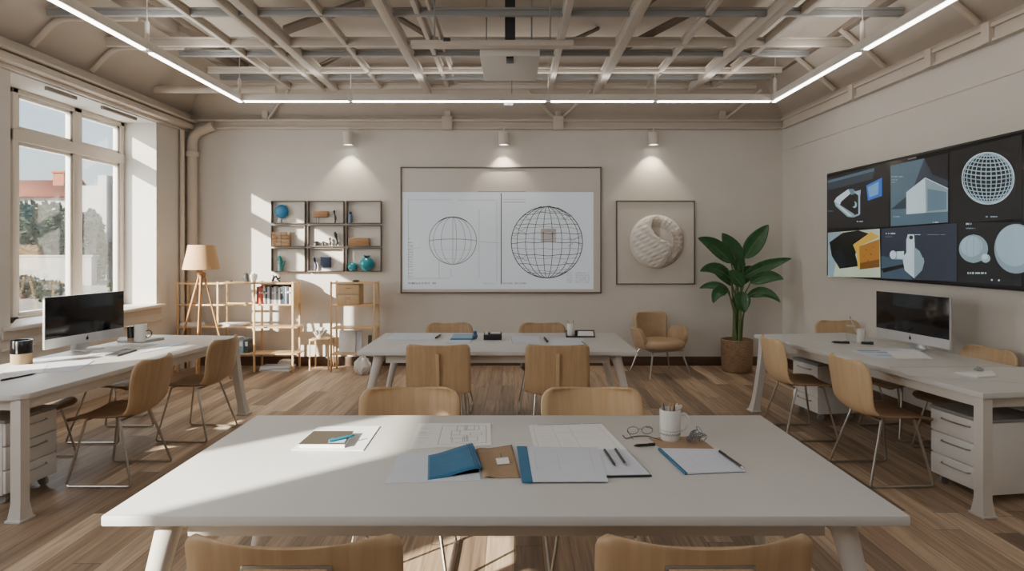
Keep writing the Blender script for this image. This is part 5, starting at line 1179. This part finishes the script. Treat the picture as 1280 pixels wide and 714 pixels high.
qput(Q.slab(MB(), 0, 1, 0, 1, 0, .010), 'phone_body', M['charcoal'], t, Q); qput(Q.slab(MB(), .06, .94, .04, .96, .010, .011), 'phone_screen', M['charcoal'], t, Q)
sheet('paper_sheet', 'long pale sheet at the far end of the left desk', 'paper', px4((176, 442), (206, 436), (236, 428), (204, 430)), Z1, [M['paper_cool'], M['ink']], [((.0, .03), (1, .03), .004), ((.1, .4), (.2, .5), .01)])
sheet('paper_sheet', 'pale sheet with a blue corner beside the grey notebook on the left desk', 'paper', px4((166, 433.5), (186, 433), (198, 430), (178, 430)), Z1+.0016, [M['paper'], M['blue_pale']], [((.4, .5), (.98, .5), .03)])
Q = Quad(px4((146, 428.5), (178, 428.5), (206, 424.5), (150, 424)), Z1, .02); t = thing('grey_notebook', 'thick grey notebook under the mug on the left desk', 'notebook', Q.o)
qput(Q.slab(MB(), .01, .99, .01, .99, .002, .016), 'pages', M['alu'], t, Q); qput(Q.slab(Q.slab(MB(), 0, 1, 0, 1, .016, .019), 0, 1, 0, 1, 0, .002), 'cover', M['pedestal_grey'], t, Q)
c = pz(176, 427, .77); mug('pale grey mug with a dark wire handle on the grey notebook, left desk', c, .048, .155, handle=None, mat='pedestal', z0=.770)
mt = [o for o in COL.objects if o.name.startswith('pencil_mug')][-1]
MB().tube(catmull([(.046, 0, .05), (.062, .0, .035), (.09, 0, .05), (.098, .0, .08), (.08, 0, .10), (.046, 0, .095)], 5), .004, 8).build('handle', M['charcoal'], mt)
MB().lathe([(.0, .146), (.042, .146)], 20, cap=False).build('coffee', M['black'], mt)
c = pz(164, 427, .77); t = thing('slim_tumbler', 'slim black tumbler with a wooden foot beside the grey mug, left desk', 'tumbler', (c.x-.004, c.y, .770))
MB().lathe([(0, 0), (.026, 0), (.026, .035)], 20, cap=False).build('wooden_foot', M['kraft'], t); MB().lathe([(.027, .034), (.028, .135), (.022, .138), (0, .138)], 20, cap=False).build('tumbler_body', M['black_glass'], t)

# right desk
c = pz(1076, 428); ct = mug('white pen cup on the far end of the right desk', c, .034, .125)
c2 = pz(1068.5, 428.5); t = thing('glass_beaker', 'clear glass beaker left of the white pen cup on the right desk', 'beaker', (c2.x-.035, c2.y, Z1))
MB().lathe([(0, .002), (.036, .002), (.038, .006), (.038, .15), (.041, .155)], 28, cap=False).build('beaker_glass', M['beaker'] if 'beaker' in M else M['glass'], t)
MB().lathe([(.0385, .15), (.041, .156), (.0385, .157)], 28, cap=False).lathe([(.037, .001), (.039, .004), (.037, .007)], 28, cap=False).build('beaker_rim', M['ceramic'], t)
pencil(Vector((c.x-.01, c.y, 0)), (0, 0), (-.42, 0), .24, 'alu', 'silver pen with a black top leaning out of the white pen cup', 'black', .77, .004, 'pen')
pen('thick black brush pen lying left before the pen cup on the right desk', pz(1062, 430), pz(1039, 429), 'black', 'ink_dark', .011, Z1, 'brush pen', 'brush_pen')
pen('short black marker lying right before the pen cup on the right desk', pz(1092, 431), pz(1074, 430), 'black', 'alu', .012, Z1, 'marker', 'marker')
ob, Q = sheet('photo_print', 'printed sheet with a blue landscape picture on the right desk', 'print', px4((1096, 449), (1151, 447), (1126, 436), (1062, 438)), Z1, [M['paper_cool'], M['blue'], M['blue_pale']], [((.08, .75), (.75, .55), .05, 2), ((.1, .9), (.5, .8), .03, 1), ((.35, .6), (.85, .45), .012, 1), ((.2, .35), (.6, .2), .04, 2)])
sheet('paper_sheet', 'pale sheet with a curled edge before the right computer', 'paper', px4((1120, 449), (1166, 449), (1150, 439.5), (1108, 440)), Z1+.0018, [M['paper'], M['ink_faint']], [((.1, .9), (.7, .9))])
sheet('plan_sheet', 'wide pale sheet with a dark far edge along the near part of the right desk', 'drawing', px4((1135, 470), (1290, 480), (1286, 459), (1112, 459.5)), Z1, [M['white'], M['ink']], [((.0, .99), (1, .99), .008)])
Q = Quad(px4((1222, 474), (1247, 472.5), (1243, 465.5), (1190, 467.5)), Z1+.002, .012); t = thing('clipboard', 'small clipboard with a metal clip on the near end of the right desk', 'clipboard', Q.o)
qput(Q.slab(MB(), 0, 1, 0, 1, 0, .008), 'board', M['alu'], t, Q); qput(Q.slab(MB(), .04, .95, .06, .94, .008, .012), 'pages', M['paper'], t, Q)
p = Q.q(.6, .9); qput(MB().box((p.x, p.y, Q.z+.024), (.05, .03, .016), None, .003).tube([(p.x-.02, p.y, Q.z+.03), (p.x, p.y+.01, Q.z+.045), (p.x+.02, p.y, Q.z+.03)], .004, 8), 'clip', M['steel_grey'], t, Q)

# ------------------------------------------------------------------ camera
cam = bpy.data.cameras.new('camera'); cam.sensor_width = 36.0; cam.lens = 36.0*F/1280; cam.shift_x = -(CX-640)/1280; cam.shift_y = -(357-CY)/1280; cam.clip_start = .05
co = bpy.data.objects.new('camera', cam); COL.objects.link(co); co.location = (0, 0, CH); co.rotation_euler = (PI/2, 0, 0); SC.camera = co
